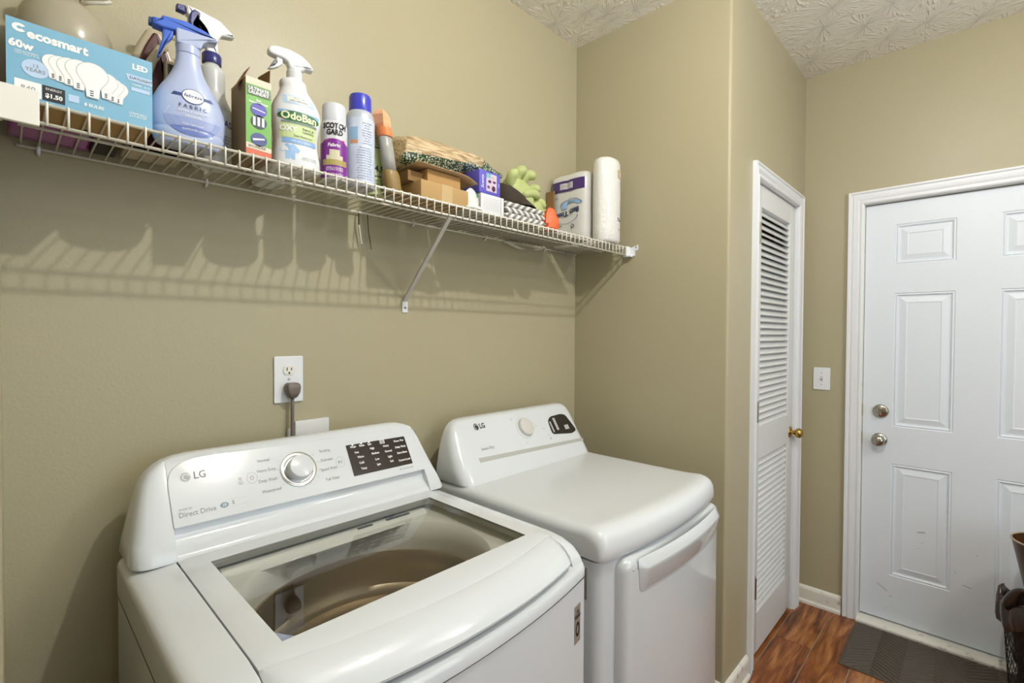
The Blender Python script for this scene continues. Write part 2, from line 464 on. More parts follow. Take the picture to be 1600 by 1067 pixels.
# scuffs: short dark marks
sm = MB()
for (yy, zz, ln, an) in ((.19, .50, .03, .15), (.187, .45, .004, 0), (.335, .19, .05, -.6), (.30, .155, .008, 0), (.32, .09, .005, 0), (.03, .3, .03, -.2), (.20, .42, .004, 0), (.10, .62, .004, 0), (.0, .45, .005, 0), (.07, .35, .006, .3)):
    c, s = cos(an)*ln/2, sin(an)*ln/2
    xx = DF-.0006
    sm.add([(xx, yy+c, zz-s), (xx, yy-c, zz+s), (xx, yy-c, zz+s+.0025), (xx, yy+c, zz-s+.0025)], [(0, 1, 2, 3)])
sm.build('scuff_mark', mat('scuff', '#8d8d8c', .6), door)['kind'] = 'stuff'
db = MB().lathe([(.0, -.014), (.026, -.014), (.031, -.010), (.033, -.003), (.033, 0)], (DF, .352, 1.056), 'x').build('deadbolt', NICKEL, door, autos=40)
tp = MB(); prism(tp, rpoly([(-.007, -.017), (.007, -.017), (.004, 0), (.007, .017), (-.007, .017), (-.004, 0)], .003), 'yz', DF-.030, DF-.012, .002)
for v in tp.V: v.y += .352; v.z += 1.056
tp.build('thumb_turn', NICKEL, db, autos=40)
kb = MB().lathe([(.0, -.062), (.014, -.061), (.023, -.055), (.028, -.045), (.027, -.035), (.018, -.025), (.012, -.018), (.013, -.010), (.028, -.008), (.032, -.003), (.032, 0)], (DF, .355, .915), 'x').build('door_knob', NICKEL, door, autos=50)
MB().lathe([(.0, -.0655), (.006, -.0655), (.009, -.0625), (.009, -.058)], (DF, .355, .915), 'x', 20).build('lock_button', NICKEL, kb, autos=40)
for zz in (1.056, .915):
    box('strike_plate', (2.972, .4245, zz-.03), (2.99, .4255, zz+.03), BRASS, door)

# ------------------------------------------------------------------ louvered closet door
d2 = tag(bpy.data.objects.new('door_2', None), kind='structure'); C.objects.link(d2); d2.location = (2.215, .70, 0)
d2['label'] = 'white louvered closet door with brass knob'
LX0, LX1, LZ0, LZ1 = 2.216, 2.822, .02, 2.078
y0, y1 = .700, .735
LU0, LU1 = 2.300, 2.735
fr = [('stile', (LX0, LU0, LZ0, LZ1)), ('stile', (LU1, LX1, LZ0, LZ1)), ('rail', (LU0, LU1, LZ0, .195)), ('rail', (LU0, LU1, .880, 1.020)), ('rail', (LU0, LU1, 1.985, LZ1))]
for nm, (a, b, c, d) in fr:
    box('door_' + nm, (a, y0, c), (b, y1, d), LOUV, d2, bev=.002 if nm == 'stile' else 0)
slat_me = None
def slats(z0, z1, n):
    global slat_me
    p = (z1 - z0)/n
    for i in range(n):
        zc = z0 + p*(i + .5)
        if slat_me is None:
            t = MB(); prism(t, rpoly([(-.0150, -.0138), (-.0110, -.0178), (.0148, .0138), (.0108, .0178)], .001, 2), 'yz', LU0, LU1)
            o = mesh('slat', t.V, t.F, LOUV, d2, world=False); slat_me = o.data
            slat_me.transform(Matrix.Translation((-2.215, 0, 0)))
        else:
            o = bpy.data.objects.new('slat', slat_me); C.objects.link(o); o.parent = d2
        o.location = (0, .0175, zc)
        if z0 > 1 and i == n-4: o.rotation_euler = (radians(-9), 0, 0)
slats(1.022, 1.983, 33); slats(.197, .878, 24)
for zz in (1.864, 1.095, .329):
    h = MB().tube([(LX0+.026, .6910, zz-.045), (LX0+.026, .6910, zz+.045)], .0072, 10).box((LX0+.001, .6975, zz-.043), (LX0+.056, .6999, zz+.043)).build('hinge', HINGE, d2)
k2 = MB().lathe([(.0, -.060), (.012, -.0585), (.021, -.052), (.0255, -.041), (.023, -.031), (.013, -.024), (.009, -.018), (.010, -.009), (.022, -.007), (.029, -.003), (.030, 0)], (2.785, .70, .93), 'y').build('door_knob', BRASS, d2, autos=50)

# ------------------------------------------------------------------ light switch
lsw = thing('light_switch', 'white toggle light switch plate on the tan wall left of the exterior door', 'light switch', (XD, .598, 1.2))
def pl_yz(u, v): return Vector((XD - .0061, .598 - u, 1.2 + v))
mb = MB(); prism(mb, rpoly([(.560, 1.142), (.636, 1.142), (.636, 1.258), (.560, 1.258)], .004, 3), 'yz', XD-.0005, XD-.006, .002)
mb.build('switch_plate', TRIM, lsw)
box('toggle_slot', (XD-.0066, .592, 1.187), (XD-.0055, .604, 1.213), GREYP, lsw)
mb = MB(); prism(mb, rpoly([(XD-.005, 1.192), (XD-.018, 1.203), (XD-.018, 1.209), (XD-.005, 1.206)], .001), 'xz', .5945, .6015)
mb.build('toggle', TRIM, lsw)
for dz in (-.03, .03): MB().lathe([(0, -.0075), (.003, -.0075), (.0035, -.006)], (XD, .598, 1.2+dz), 'x', 12).build('screw', GREYP, lsw)

# ------------------------------------------------------------------ wall outlet with cord
out = thing('wall_outlet', 'white duplex wall outlet on the back wall above the washer', 'outlet', (.553, YB, 1.30))
mb = MB(); prism(mb, rpoly([(.513, 1.232), (.593, 1.232), (.593, 1.362), (.513, 1.362)], .004, 3), 'xz', YB-.0005, YB-.006, .0025)
mb.build('outlet_plate', TRIM, out)
for zc in (1.323, 1.272):
    q = MB(); prism(q, [Vector((.553 + .0165*cos(a), zc + max(-.0125, min(.0125, .0165*sin(a))))) for a in [2*pi*k/32 for k in range(32)]], 'xz', YB-.005, YB-.0085, .0008)
    f_ = q.build('receptacle_face', mat('ivory', '#e4e2d6', .35), out)
    for dx, hh in ((-.006, .0045), (.006, .0036)):
        box('slot', (.553+dx-.0012, YB-.0090, zc+.003-hh), (.553+dx+.0012, YB-.0084, zc+.003+hh), BLACK, f_)
    MB().lathe([(0, -.0090), (.0026, -.0090), (.0026, -.0084)], (.553, YB, zc-.0075), 'y', 12).build('slot', BLACK, f_)
MB().lathe([(0, -.0080), (.003, -.0080), (.0035, -.006)], (.553, YB, 1.2975), 'y', 12).build('screw', GREYP, out)
cordt = thing('power_cord', 'grey power cord with angled plug hanging from the wall outlet', 'cord', (.556, YB-.02, 1.27))
pg = MB(); GC = mat('cord_grey', '#6f665e', .45)
rings = []
for z_, hw_, d0, d1 in ((1.246, .008, .014, .030), (1.250, .012, .011, .034), (1.262, .017, .009, .038), (1.276, .019, .009, .038), (1.284, .018, .009, .036), (1.288, .013, .010, .032)):
    rings.append([Vector((.556 + p.x, YB - p.y, z_)) for p in rpoly([(-hw_, d0), (hw_, d0), (hw_, d1), (-hw_, d1)], .006, 3)])
pg.loft(rings); pg.build('plug', GC, cordt, autos=50)
MB().tube([(.556, YB-.022, 1.250), (.556, YB-.022, 1.22), (.5545, YB-.024, 1.17), (.551, YB-.028, 1.10), (.549, YB-.030, 1.0)], .0048, 8).build('cable', GC, cordt, smooth=True)
# utility box behind the washer
ub = thing('utility_box', 'white washer supply box on the back wall behind the washer console', 'utility box', (.60, YB, 1.1))
box('cover', (.5655, YB-.018, 1.0), (.664, YB-.001, 1.178), mat('offwhite_box', '#d9dad8', .4), ub, bev=.002)
box('flange', (.549, YB-.006, 1.0), (.668, YB-.001, 1.158), TRIM, ub)

# ------------------------------------------------------------------ washer
def bulged(x0, x1, yf, yb, r, bulge, z, n=20, r2=.01):
    """closed loop: rear straight, front curved outwards (towards -y)"""
    xm = (x0+x1)/2; hw = (x1-x0)/2; P = []
    for k in range(n+1):
        x = x0 + r + (x1-x0-2*r)*k/n; P.append((x, yf - bulge*(1 - ((x-xm)/hw)**2)))
    # front-right rounded corner, right side, rear, left side, front-left corner
    def arc(cx, cy, a0, a1, rr, m=6): return [(cx + rr*cos(a0+(a1-a0)*i/m), cy + rr*sin(a0+(a1-a0)*i/m)) for i in range(m+1)]
    yb0 = yf - bulge*(1 - ((hw-r)/hw)**2)
    P += arc(x1-r, yb0+r, -pi/2, 0, r)[1:]
    P += arc(x1-r2, yb-r2, 0, pi/2, r2, 3)
    P += arc(x0+r2, yb-r2, pi/2, pi, r2, 3)
    P += arc(x0+r, yb0+r, pi, 1.5*pi, r)[:-1]
    return [Vector((a, b, z)) for a, b in P]
wm = thing('washing_machine', 'white top-load washing machine with glass lid and dial console', 'washing machine', (.535, .93, 0))
WX0_, WX1_, WYF, WYB = .158, .915, .640, 1.285
WYR = 1.285
mb = MB(); mb.loft([bulged(WX0_+.012, WX1_-.012, WYF+.012, WYR-.01, .02, .038, 0.0), bulged(WX0_+.012, WX1_-.012, WYF+.012, WYR-.01, .02, .038, .03), bulged(WX0_, WX1_, WYF, WYR, .025, .042, .034), bulged(WX0_, WX1_, WYF, WYR, .025, .042, .8805)], cap1=False)
mb.build('cabinet', mat('washer_cabinet', '#d4d8db', .25), wm, autos=40)
# top frame: side rails, front apron, rear deck; hollow in the middle where the tub is
LIDX0, LIDX1 = .238, .868
def rail(profile, y_a, y_b):
    m_ = MB(); m_.loft([[Vector((x, y_a, z)) for x, z in profile], [Vector((x, y_b, z)) for x, z in profile]]); return m_
tf = MB()
lp = rpoly([(WX0_, .884), (WX0_, .950), (WX0_+.014, .960), (LIDX0-.002, .966), (LIDX0-.002, .884)], [0, .012, .012, .003, 0])
rp = rpoly([(WX1_, .884), (LIDX1+.002, .884), (LIDX1+.002, .964), (WX1_-.012, .958), (WX1_, .945)], [0, 0, .003, .012, .014])
def railpts(prof, s):
    R = []
    for yy, dz in ((WYR, 0), (.74, 0), (.70, -.004), (.672, -.014), (.655, -.03), (.646, -.05)):
        R.append([Vector((x, yy, max(.884, z + dz))) for x, z in prof])
    tf.loft(R)
railpts(lp, 0); railpts(rp, 1)
tf.box((LIDX0-.002, 1.168, .884), (LIDX1+.002, WYR, .966))
ap = []
for z, o_y in ((.8825, .001), (.886, -.002), (.903, -.002), (.909, .002), (.911, .010), (.9112, .032)):
    ap.append(bulged(WX0_, WX1_, WYF + o_y, .72, .03, .044, z, r2=.005))
tf.loft(ap)
tf.build('top_frame', PLAST, wm, autos=40)
# lid frame with window hole
GX0, GX1, GY0, GY1 = .283, .822, .744, 1.108
xs = [LIDX0, LIDX0+.004, LIDX0+.012, .26, GX0] + [GX0 + (GX1-GX0)*k/14 for k in range(1, 14)] + [GX1, .846, LIDX1-.012, LIDX1-.004, LIDX1]
pr = [(1.166, .955, 0), (1.166, .964, 0), (1.163, .968, 0), (1.14, .969, 0), (GY1, .969, 0), (1.0, .969, 0), (.87, .969, 0), (GY0, .969, 0), (.712, .968, 1), (.7095, .9665, 1), (.707, .968, 1), (.690, .9655, 1), (.672, .959, 1), (.656, .948, 1), (.645, .936, 1), (.640, .929, 1), (.642, .9235, 1), (.650, .921, 1), (.70, .922, 1)]
def lid_pt(x, p):
    yy, z, wt = p; xm = (LIDX0+LIDX1)/2; hw = (LIDX1-LIDX0)/2; t = abs((x-xm)/hw)
    b = .040*(1 - t*t)*wt
    e = 0
    if t > .90:
        q = (t-.90)/.10; e = q**3
    if wt and yy < .70:
        yy += e*.018; 
    zz = z - e*.003
    return Vector((x, yy - b, zz))
V = []; F = []
for p in pr:
    for x in xs: V.append(lid_pt(x, p))
nx = len(xs); gi0, gi1 = xs.index(GX0), xs.index(GX1); gj0 = 4; gj1 = 7
for j in range(len(pr)-1):
    for i in range(nx-1):
        if gj0 <= j < gj1 and gi0 <= i < gi1: continue
        F.append((j*nx+i, j*nx+i+1, (j+1)*nx+i+1, (j+1)*nx+i))
# side skirts and window reveal
k = len(V)
for side in (0, nx-1):
    idx = [j*nx+side for j in range(3, 17)]
    base = len(V)
    for q in idx: V.append(Vector((V[q].x, V[q].y, V[q].z-.012)))
    for a in range(len(idx)-1): F.append((idx[a], idx[a+1], base+a+1, base+a))
lid = mesh('lid', V, F, PLAST, wm, autos=35)
rv = MB()
rl = [Vector((GX0, GY1, 0)), Vector((GX0, GY0, 0)), Vector((GX1, GY0, 0)), Vector((GX1, GY1, 0))]
rv.loft([[p + Vector((0, 0, z)) for p in rl] for z in (.969, .952)], cap0=False, cap1=False)
inn = [Vector((GX0+.0, GY1, 0)), Vector((GX0, GY0, 0)), Vector((GX1, GY0, 0)), Vector((GX1, GY1, 0))]
rv.build('window_reveal', mat('gasket_grey', '#8f8f88', .5), lid)
GL = bpy.data.materials.new('lid_glass'); GL.use_nodes = True
nt = GL.node_tree; nt.nodes.clear()
o_ = nt.nodes.new('ShaderNodeOutputMaterial'); mx = nt.nodes.new('ShaderNodeMixShader'); fr_ = nt.nodes.new('ShaderNodeFresnel'); fr_.inputs['IOR'].default_value = 1.55
tr = nt.nodes.new('ShaderNodeBsdfTransparent'); tr.inputs[0].default_value = (.93, .93, .91, 1); gl = nt.nodes.new('ShaderNodeBsdfGlossy'); gl.inputs['Roughness'].default_value = .015
gm = nt.nodes.new('ShaderNodeNewGeometry'); sb1 = nt.nodes.new('ShaderNodeMath'); sb1.operation = 'SUBTRACT'; sb1.inputs[0].default_value = 1.0; ml1 = nt.nodes.new('ShaderNodeMath'); ml1.operation = 'MULTIPLY'
nt.links.new(gm.outputs['Backfacing'], sb1.inputs[1]); nt.links.new(sb1.outputs[0], ml1.inputs[0]); nt.links.new(fr_.outputs[0], ml1.inputs[1])
nt.links.new(ml1.outputs[0], mx.inputs[0]); nt.links.new(tr.outputs[0], mx.inputs[1]); nt.links.new(gl.outputs[0], mx.inputs[2]); nt.links.new(mx.outputs[0], o_.inputs[0])
box('lid_glass', (GX0+.0005, GY0+.0005, .9625), (GX1-.0005, GY1-.0005, .9665), GL, lid)
# tub cover: rectangular plate with round funnel
TCX, TCY = .548, .925
tc = MB(); rings = []
NN = 64
def rect_pt(a, x0, x1, y0, y1):
    c, s = cos(a), sin(a); t = 1e9
    if c > 1e-9: t = min(t, (x1-TCX)/c)
    if c < -1e-9: t = min(t, (x0-TCX)/c)
    if s > 1e-9: t = min(t, (y1-TCY)/s)
    if s < -1e-9: t = min(t, (y0-TCY)/s)
    return TCX + c*t, TCY + s*t
angs = [2*pi*k/NN for k in range(NN)]
for (kind, r, z) in (('r', 0, .950), ('r', .0, .938), ('c', .262, .932), ('c', .252, .920), ('c', .249, .890), ('c', .253, .862)):
    ring = []
    for a in angs:
        if kind == 'r': x, y = rect_pt(a, LIDX0+.002, LIDX1-.002, .680, 1.165)
        else:
            ex = 1.0
            x, y = TCX + r*cos(a)*ex, TCY + min(r, .222)*sin(a) if False else TCY + r*.87*sin(a)
        ring.append(Vector((x, y, z)))
    rings.append(ring)
tcm = MB().loft(rings, cap0=False, cap1=False)
BLUESHADE = mat('tub_cover_blue_shade', '#aab6dd', .3)  # bluish shade on the white tub cover, painted in as colour
mi = []
cov = mesh('tub_cover', tcm.V, tcm.F, [mat('tub_cover_white', '#d5d6d0', .35), BLUESHADE], wm, autos=35)
for p in cov.data.polygons:
    c = p.center + Vector((.535, .93, 0))
    if c.y < .87 and c.x < .62: p.material_index = 1
rb = MB()
prof = [(.262, .868), (.246, .862), (.243, .845), (.248, .825), (.250, .80), (.249, .775), (.240, .766), (.238, .752), (.248, .742), (.250, .70), (.250, .64), (.241, .630), (.239, .615), (.250, .605), (.251, .45), (.245, .41), (.22, .395), (.15, .400), (.10, .42), (.05, .43), (.0, .432)]
rings = [[Vector((TCX + r*cos(a), TCY + r*.89*sin(a), z)) for a in angs] for r, z in prof]
rb.loft(rings, cap0=False, cap1=False); rb.build('drum', STEEL, wm, autos=40)
# detergent dispenser at the back of the opening
dp = MB(); prism(dp, rpoly([(1.155, .945), (1.10, .945), (1.085, .925), (1.155, .915)], .004), 'yz', .30, .80)
dsp = dp.build('dispenser', mat('tub_cover_white', '#d5d6d0', .35), wm, autos=40)
MB().lathe([(.0, 0), (.017, 0), (.018, -.004)], (.700, 1.125, .9475), 'z', 24).build('softener_cap', mat('dispenser_blue', '#6b6f96', .4), dsp)
box('slot', (.60, 1.098, .944), (.64, 1.106, .9458), BLACK, dsp)
box('slot', (.68, 1.098, .944), (.75, 1.106, .9458), BLACK, dsp)
# console
def rslice(xl, xr, yf, yb, r, z):
    return [Vector((p.x, p.y, z)) for p in rpoly([(xl, yf), (xr, yf), (xr, yb), (xl, yb)], [r, r, .012, .012], 6)]
def face_y(z): return 1.185 + .64*(z - 1.02)
CAPL = [(.966, .164, .920, 1.158), (.972, .162, .922, 1.158), (1.0, .166, .914, 1.172), (1.04, .175, .902, 1.1985), (1.08, .184, .890, 1.2235), (1.11, .193, .882, 1.243), (1.13, .206, .872, 1.256), (1.142, .220, .8635, 1.2635), (1.150, .2365, .848, 1.270), (1.155, .256, .828, 1.276), (1.157, .280, .80, 1.283)]
def seg(x_lo, x_hi, tab, r, name, m_, yoff=0.0):
    rings = []
    for z, a, b, yf in tab:
        xl = max(a, x_lo); xr = min(b, x_hi)
        rr = [r if x_lo <= a else .002, r if x_hi >= b else .002]
        rings.append([Vector((p.x, p.y, z)) for p in rpoly([(xl, yf + yoff), (xr, yf + yoff), (xr, 1.30), (xl, 1.30)], [rr[0], rr[1], .008, .008], 6)])
    return MB().loft(rings).build(name, m_, wm, autos=40)
upper = [t for t in CAPL if t[0] > 1.02]
upper = [(1.024, .172, .906, face_y(1.024)+.001)] + upper
con = seg(.2375, .8625, upper, .045, 'console', PLAST)
seg(-1, .238, [t for t in CAPL if t[0] <= 1.150], .045, 'console_end', PLAST)
seg(.862, 9, [t for t in CAPL if t[0] <= 1.142], .045, 'console_end', PLAST)
cv = MB(); prism(cv, rpoly([(1.30, .966), (1.160, .966), (1.166, .975), (1.180, .985), (1.196, 1.00), (1.200, 1.018), (1.201, 1.0235), (1.30, 1.0235)], [0, 0, .004, .006, .008, .003, 0, 0]), 'yz', .236, .864)
cv.build('console_cove', PLAST, wm, autos=40)
# slightly proud control panel face
def PF(dn):
    return lambda u, v: Vector((u, face_y(v) - .842*dn, v + .539*dn))
pan = MB(); pp = rpoly([(.238, 1.024), (.860, 1.024), (.866, 1.095), (.838, 1.140), (.275, 1.148), (.236, 1.125)], [.004, .004, .03, .03, .03, .03], 6)
pan.loft([[PF(-.002)(p.x, p.y) for p in pp], [PF(.0018)(p.x, p.y) for p in pp], [PF(.0025)(p.x, p.y) for p in offs(pp, .0012)]])
panel = pan.build('control_panel', PLAST, wm, autos=12)
PP = PF(.0029)
def nl(c, prof, U, Vv, Nn, n=36):
    rings = [[c + (U*cos(2*pi*k/n) + Vv*sin(2*pi*k/n))*r + Nn*h for k in range(n)] for r, h in prof]
    return MB().loft(rings)
UX = Vector((1, 0, 0)); UV = Vector((0, .539, .842)); UN = Vector((0, -.842, .539))
kc = PF(.0025)(.507, 1.086)
nl(kc, [(.0445, 0), (.0440, .0035), (.041, .0045), (.036, .004), (.034, .001), (0, .001)], UX, UV, UN).build('dial_ring', CHROME, panel, autos=40)
nl(kc, [(.031, 0), (.031, .004), (.0295, .022), (.028, .0255), (.024, .0265), (0, .0272)], UX, UV, UN).build('dial_knob', PLAST, panel, autos=35)
dpl = MB(); dq = rpoly([(.643, 1.045), (.828, 1.045), (.828, 1.117), (.643, 1.119)], .001, 2)
dpl.loft([[PF(.0015)(p.x, p.y) for p in dq], [PF(.0038)(p.x, p.y) for p in dq]])
disp = dpl.build('display', DISPLAY, panel)
PD = PF(.0041)
tx = [('Hot', .668, 1.098), ('Warm', .676, 1.086), ('Cold', .674, 1.072), ('Temp', .676, 1.058), ('High', .716, 1.101), ('Medium', .722, 1.088), ('Low', .722, 1.073), ('Spin', .722, 1.060), ('Heavy', .760, 1.101), ('Normal', .763, 1.087), ('Light', .763, 1.073), ('Soil', .764, 1.061),
      ('Water Plus', .805, 1.108), ('Delay Wash', .805, 1.092), ('Extra Rinse', .805, 1.077), ('Control Lock', .805, 1.058), ('Wash', .662, 1.1125), ('Rinse', .688, 1.1125), ('Spin', .712, 1.1125)]
for s_, u_, v_ in tx:
    text('display_text', s_, .0072, PD, u_, v_, WHITEINK, disp, bold=.0002)
text('display_digits', '88', .017, PD, .752, 1.1125, WHITEINK, disp)
for u_ in (.662, .688, .712): disc('display_icon', PD, u_, 1.1175, .003, .002, WHITEINK, disp)
for s_, u_, v_ in (('Normal', .431, 1.118), ('Heavy Duty', .433, 1.097), ('Deep Wash', .432, 1.076), ('Waterproof', .436, 1.054), ('Bedding', .583, 1.116), ('Delicates', .583, 1.095), ('Speed Wash', .583, 1.074), ('Tub Clean', .585, 1.051)):
    text('cycle_name', s_, .0088, PP, u_, v_, INK, panel, bold=.0001)
for a in (35, 10, -12, -35):
    for sg in (1, -1):
        A = radians(a); u0, v0 = .507 + sg*.049*cos(A), 1.086 + .049*sin(A)*.9
        polyd('tick_line', PP, [(u0, v0), (u0 + sg*.006, v0), (u0 + sg*.006, v0+.0005), (u0, v0+.0005)], INK, panel)
text('logo', 'LG', .020, PP, .297, 1.112, INK, panel, bold=.0004)
disc('logo_emblem', PP, .270, 1.112, .0095, .0085, mat('pale_grey', '#b3b4b4', .5), panel, r_in=.0)
disc('logo_emblem', PF(.0031), .271, 1.112, .0070, .0060, WHITEINK, panel, a0=.2, a1=1.55*pi, r_in=.78)
text('lettering', 'Direct Drive', .0135, PP, .283, 1.044, INK, panel, bold=.0001)
text('lettering', 'INVERTER', .0055, PP, .262, 1.0535, INK, panel)
disc('badge', PP, .334, 1.046, .0085, .0052, mat('teal_grey', '#7f97a3', .5), panel)
text('badge_text', '10', .008, PF(.0031), .334, 1.046, WHITEINK, panel)
text('badge_text', '5', .010, PP, .352, 1.047, INK, panel, bold=.0003)
for a, b in (((.345, 1.040), (.359, 1.054)), ((.361, 1.041), (.380, 1.053))):
    for q in ([(a[0], a[1]), (b[0], a[1]), (b[0], a[1]+.0004), (a[0], a[1]+.0004)], [(a[0], b[1]), (b[0], b[1]), (b[0], b[1]+.0004), (a[0], b[1]+.0004)]):
        polyd('badge_frame', PP, q, mat('pale_grey', '#b3b4b4', .5), panel)
disc('power_button', PP, .399, 1.087, .0115, .0115, mat('pale_grey', '#b3b4b4', .5), panel, r_in=.93, nr=1)
disc('power_symbol', PP, .399, 1.087, .0042, .0042, INK, panel, a0=radians(120), a1=radians(420), r_in=.75, nr=1)
polyd('power_symbol', PP, [(.3986, 1.087), (.3994, 1.087), (.3994, 1.0925), (.3986, 1.0925)], INK, panel)
disc('lock_icon', PP, .374, 1.089, .003, .003, INK, panel, r_in=.6, nr=1)
text('lettering', 'Smart\nWash', .0045, PP, .374, 1.081, INK, panel)
disc('start_button', PP, .6165, 1.084, .0125, .0125, mat('pale_grey', '#b3b4b4', .5), panel, r_in=.93, nr=1)
polyd('start_symbol', PP, [(.611, 1.080), (.6165, 1.084), (.611, 1.088)], INK, panel)
for dx in (.618, .6205): polyd('start_symbol', PP, [(dx, 1.080), (dx+.001, 1.080), (dx+.001, 1.088), (dx, 1.088)], INK, panel)
text('lettering', 'TurboWash3D', .0065, PP, .808, 1.037, INK, panel)
disc('badge', PP, .784, 1.037, .0018, .0018, mat('teal', '#2f8f95', .5), panel)
# sticker on cabinet front
def wfront(u, v):
    xm = (WX0_+WX1_)/2; hw = (WX1_-WX0_)/2
    return Vector((u, WYF - .042*(1 - ((u-xm)/hw)**2) - .0008, v))
st = patch('energy_label', wfront, .852, .880, .752, .835, mat('sticker_grey', '#8c8277', .5), wm, 4, 2)
disc('label_ring', lambda u, v: wfront(u, v) - Vector((0, .0006, 0)), .866, .782, .009, .016, BLACK, st, r_in=.6, nr=1)
text('label_text', '10\nYEAR', .012, lambda u, v: wfront(u, v) - Vector((0, .0006, 0)), .866, .815, BLACK, st, bold=.0003)
disc('paint_chip', wfront, .74, .735, .0015, .003, INK, wm)

# ------------------------------------------------------------------ dryer
dr = thing('clothes_dryer', 'white front-load clothes dryer with dial console beside the alcove wall', 'dryer', (1.345, .96, 0))
RX0, RX1, RYF, RYB = 1.002, 1.688, .668, 1.31
DCAB = mat('dryer_cabinet', '#cfd3d5', .25)
mb = MB(); mb.loft([bulged(RX0+.01, RX1-.01, RYF+.01, RYB-.01, .02, .03, 0), bulged(RX0+.01, RX1-.01, RYF+.01, RYB-.01, .02, .03, .03), bulged(RX0, RX1, RYF, RYB, .03, .034, .034), bulged(RX0, RX1, RYF, RYB, .03, .034, .864)])
mb.build('cabinet', DCAB, dr, autos=40)
# top panel (closed profile extruded along x with rounded side edges)
pf = [(1.30, .870), (1.30, .930), (1.293, .938), (1.20, .9405), (1.0, .9405), (.80, .9405), (.745, .9415), (.715, .944), (.700, .945), (.680, .941), (.664, .931), (.656, .917), (.653, .895), (.653, .878), (.657, .870)]
def cap_extrude(pf, x0, x1, r, bulge, wfun, n=24, seg=6):
    xs_ = []
    for k in range(seg): t = pi/2*k/seg; xs_.append((x0 + r*(1-cos(t)), 1 - sin(t)))
    for k in range(n+1): xs_.append((x0 + r + (x1-x0-2*r)*k/n, 0))
    for k in range(seg-1, -1, -1): t = pi/2*k/seg; xs_.append((x1 - r*(1-cos(t)), 1 - sin(t)))
    xm = (x0+x1)/2; hw = (x1-x0)/2; rings = []
    zmin = min(p[1] for p in pf)
    for x, e in xs_:
        ring = []
        for (yy, z) in pf:
            k_ = min(1, max(0, (z - zmin)/.05))
            z2 = z - e*r*.9*k_
            fw_ = 1 if yy < .8 else 0
            y2 = yy + (e*r*.55 if fw_ else 0) - bulge*(1 - ((x-xm)/hw)**2)*wfun(yy)
            ring.append(Vector((x, y2, z2)))
        rings.append(ring)
    return MB().loft(rings)
cap_extrude(pf, RX0-.002, RX1+.002, .026, .034, lambda yy: max(0, min(1, (.80-yy)/.10))).build('top_panel', DRYPL, dr, autos=40)
# shallow recess line on top
def dface_y(z): return 1.20 + .64*(z - 1.0)
DC = [(.940, 1.004, 1.690, 1.160), (.948, 1.002, 1.690, 1.164), (.985, 1.004, 1.690, 1.188), (1.03, 1.012, 1.689, 1.2192), (1.07, 1.022, 1.687, 1.2448), (1.095, 1.032, 1.682, 1.2608), (1.112, 1.043, 1.675, 1.272), (1.122, 1.055, 1.665, 1.279), (1.129, 1.072, 1.65, 1.285), (1.132, 1.095, 1.63, 1.292)]
rings = []
for z, a, b, yf in DC:
    rings.append([Vector((p.x, p.y, z)) for p in rpoly([(a, yf), (b, yf), (b, 1.318), (a, 1.318)], [.05, .05, .008, .008], 7)])
dcon = MB().loft(rings).build('console', DRYPL, dr, autos=40)
def DF_(dn): return lambda u, v: Vector((u, dface_y(v) - .842*dn, v + .539*dn))
DP = DF_(.0008)
lg = MB(); q = rpoly([(1.096, .997), (1.668, .983), (1.668, .994), (1.096, 1.010)], .002, 2)
lg.loft([[DF_(-.004)(p.x, p.y) for p in q], [DF_(.0022)(p.x, p.y) for p in q]])
lg.build('console_ledge', mat('ledge_grey', '#b4b4ae', .35), dcon)
kc = DF_(0)(1.368, 1.071)
nl(kc, [(.044, 0), (.043, .002), (.036, .003), (.033, .001), (0, .001)], UX, UV, UN).build('dial_ring', DRYPL, dcon, autos=40)
nl(kc, [(.036, 0), (.035, .012), (.033, .016), (.027, .018), (0, .0185)], UX, UV, UN).build('dial_knob', mat('knob_grey', '#cfcdc6', .3), dcon, autos=35)
win = rpoly([(1.502, 1.030), (1.620, 1.018), (1.655, 1.026), (1.628, 1.088), (1.600, 1.094), (1.53, 1.091), (1.508, 1.078)], .012, 3)
wn = MB(); wn.loft([[DF_(-.001)(p.x, p.y) for p in win], [DF_(.002)(p.x, p.y) for p in win]])
dwin = wn.build('display_window', mat('gloss_black', '#1c1815', .06, coat=.8), dcon)
for (a, b, c, d) in ((1.512, 1.520, 1.035, 1.074), (1.538, 1.552, 1.040, 1.084), (1.590, 1.616, 1.036, 1.052)):
    polyd('display_print', DF_(.0024), [(a, c), (b, c), (b, d), (a, d)], mat('pale_grey', '#b3b4b4', .5), dwin)
text('logo', 'LG', .022, DP, 1.165, 1.102, INKD, dcon, bold=.0006)
disc('logo_emblem', DP, 1.137, 1.102, .0105, .0105, INKD, dcon)
disc('logo_emblem', DF_(.001), 1.137, 1.102, .0075, .0075, WHITEINK, dcon, a0=.1, a1=1.5*pi, r_in=.8, nr=1)
text('lettering', 'Sensor Dry', .013, DP, 1.152, 1.033, INK, dcon)
for s_, u_, v_ in (('Start', 1.315, 1.106), ('Off', 1.43, 1.07), ('Off', 1.345, 1.022), ('More', 1.465, 1.055), ('Less', 1.478, 1.03)):
    text('lettering', s_, .006, DP, u_, v_, INK, dcon)
disc('indicator', DP, 1.482, 1.018, .002, .003, INKD, dcon)
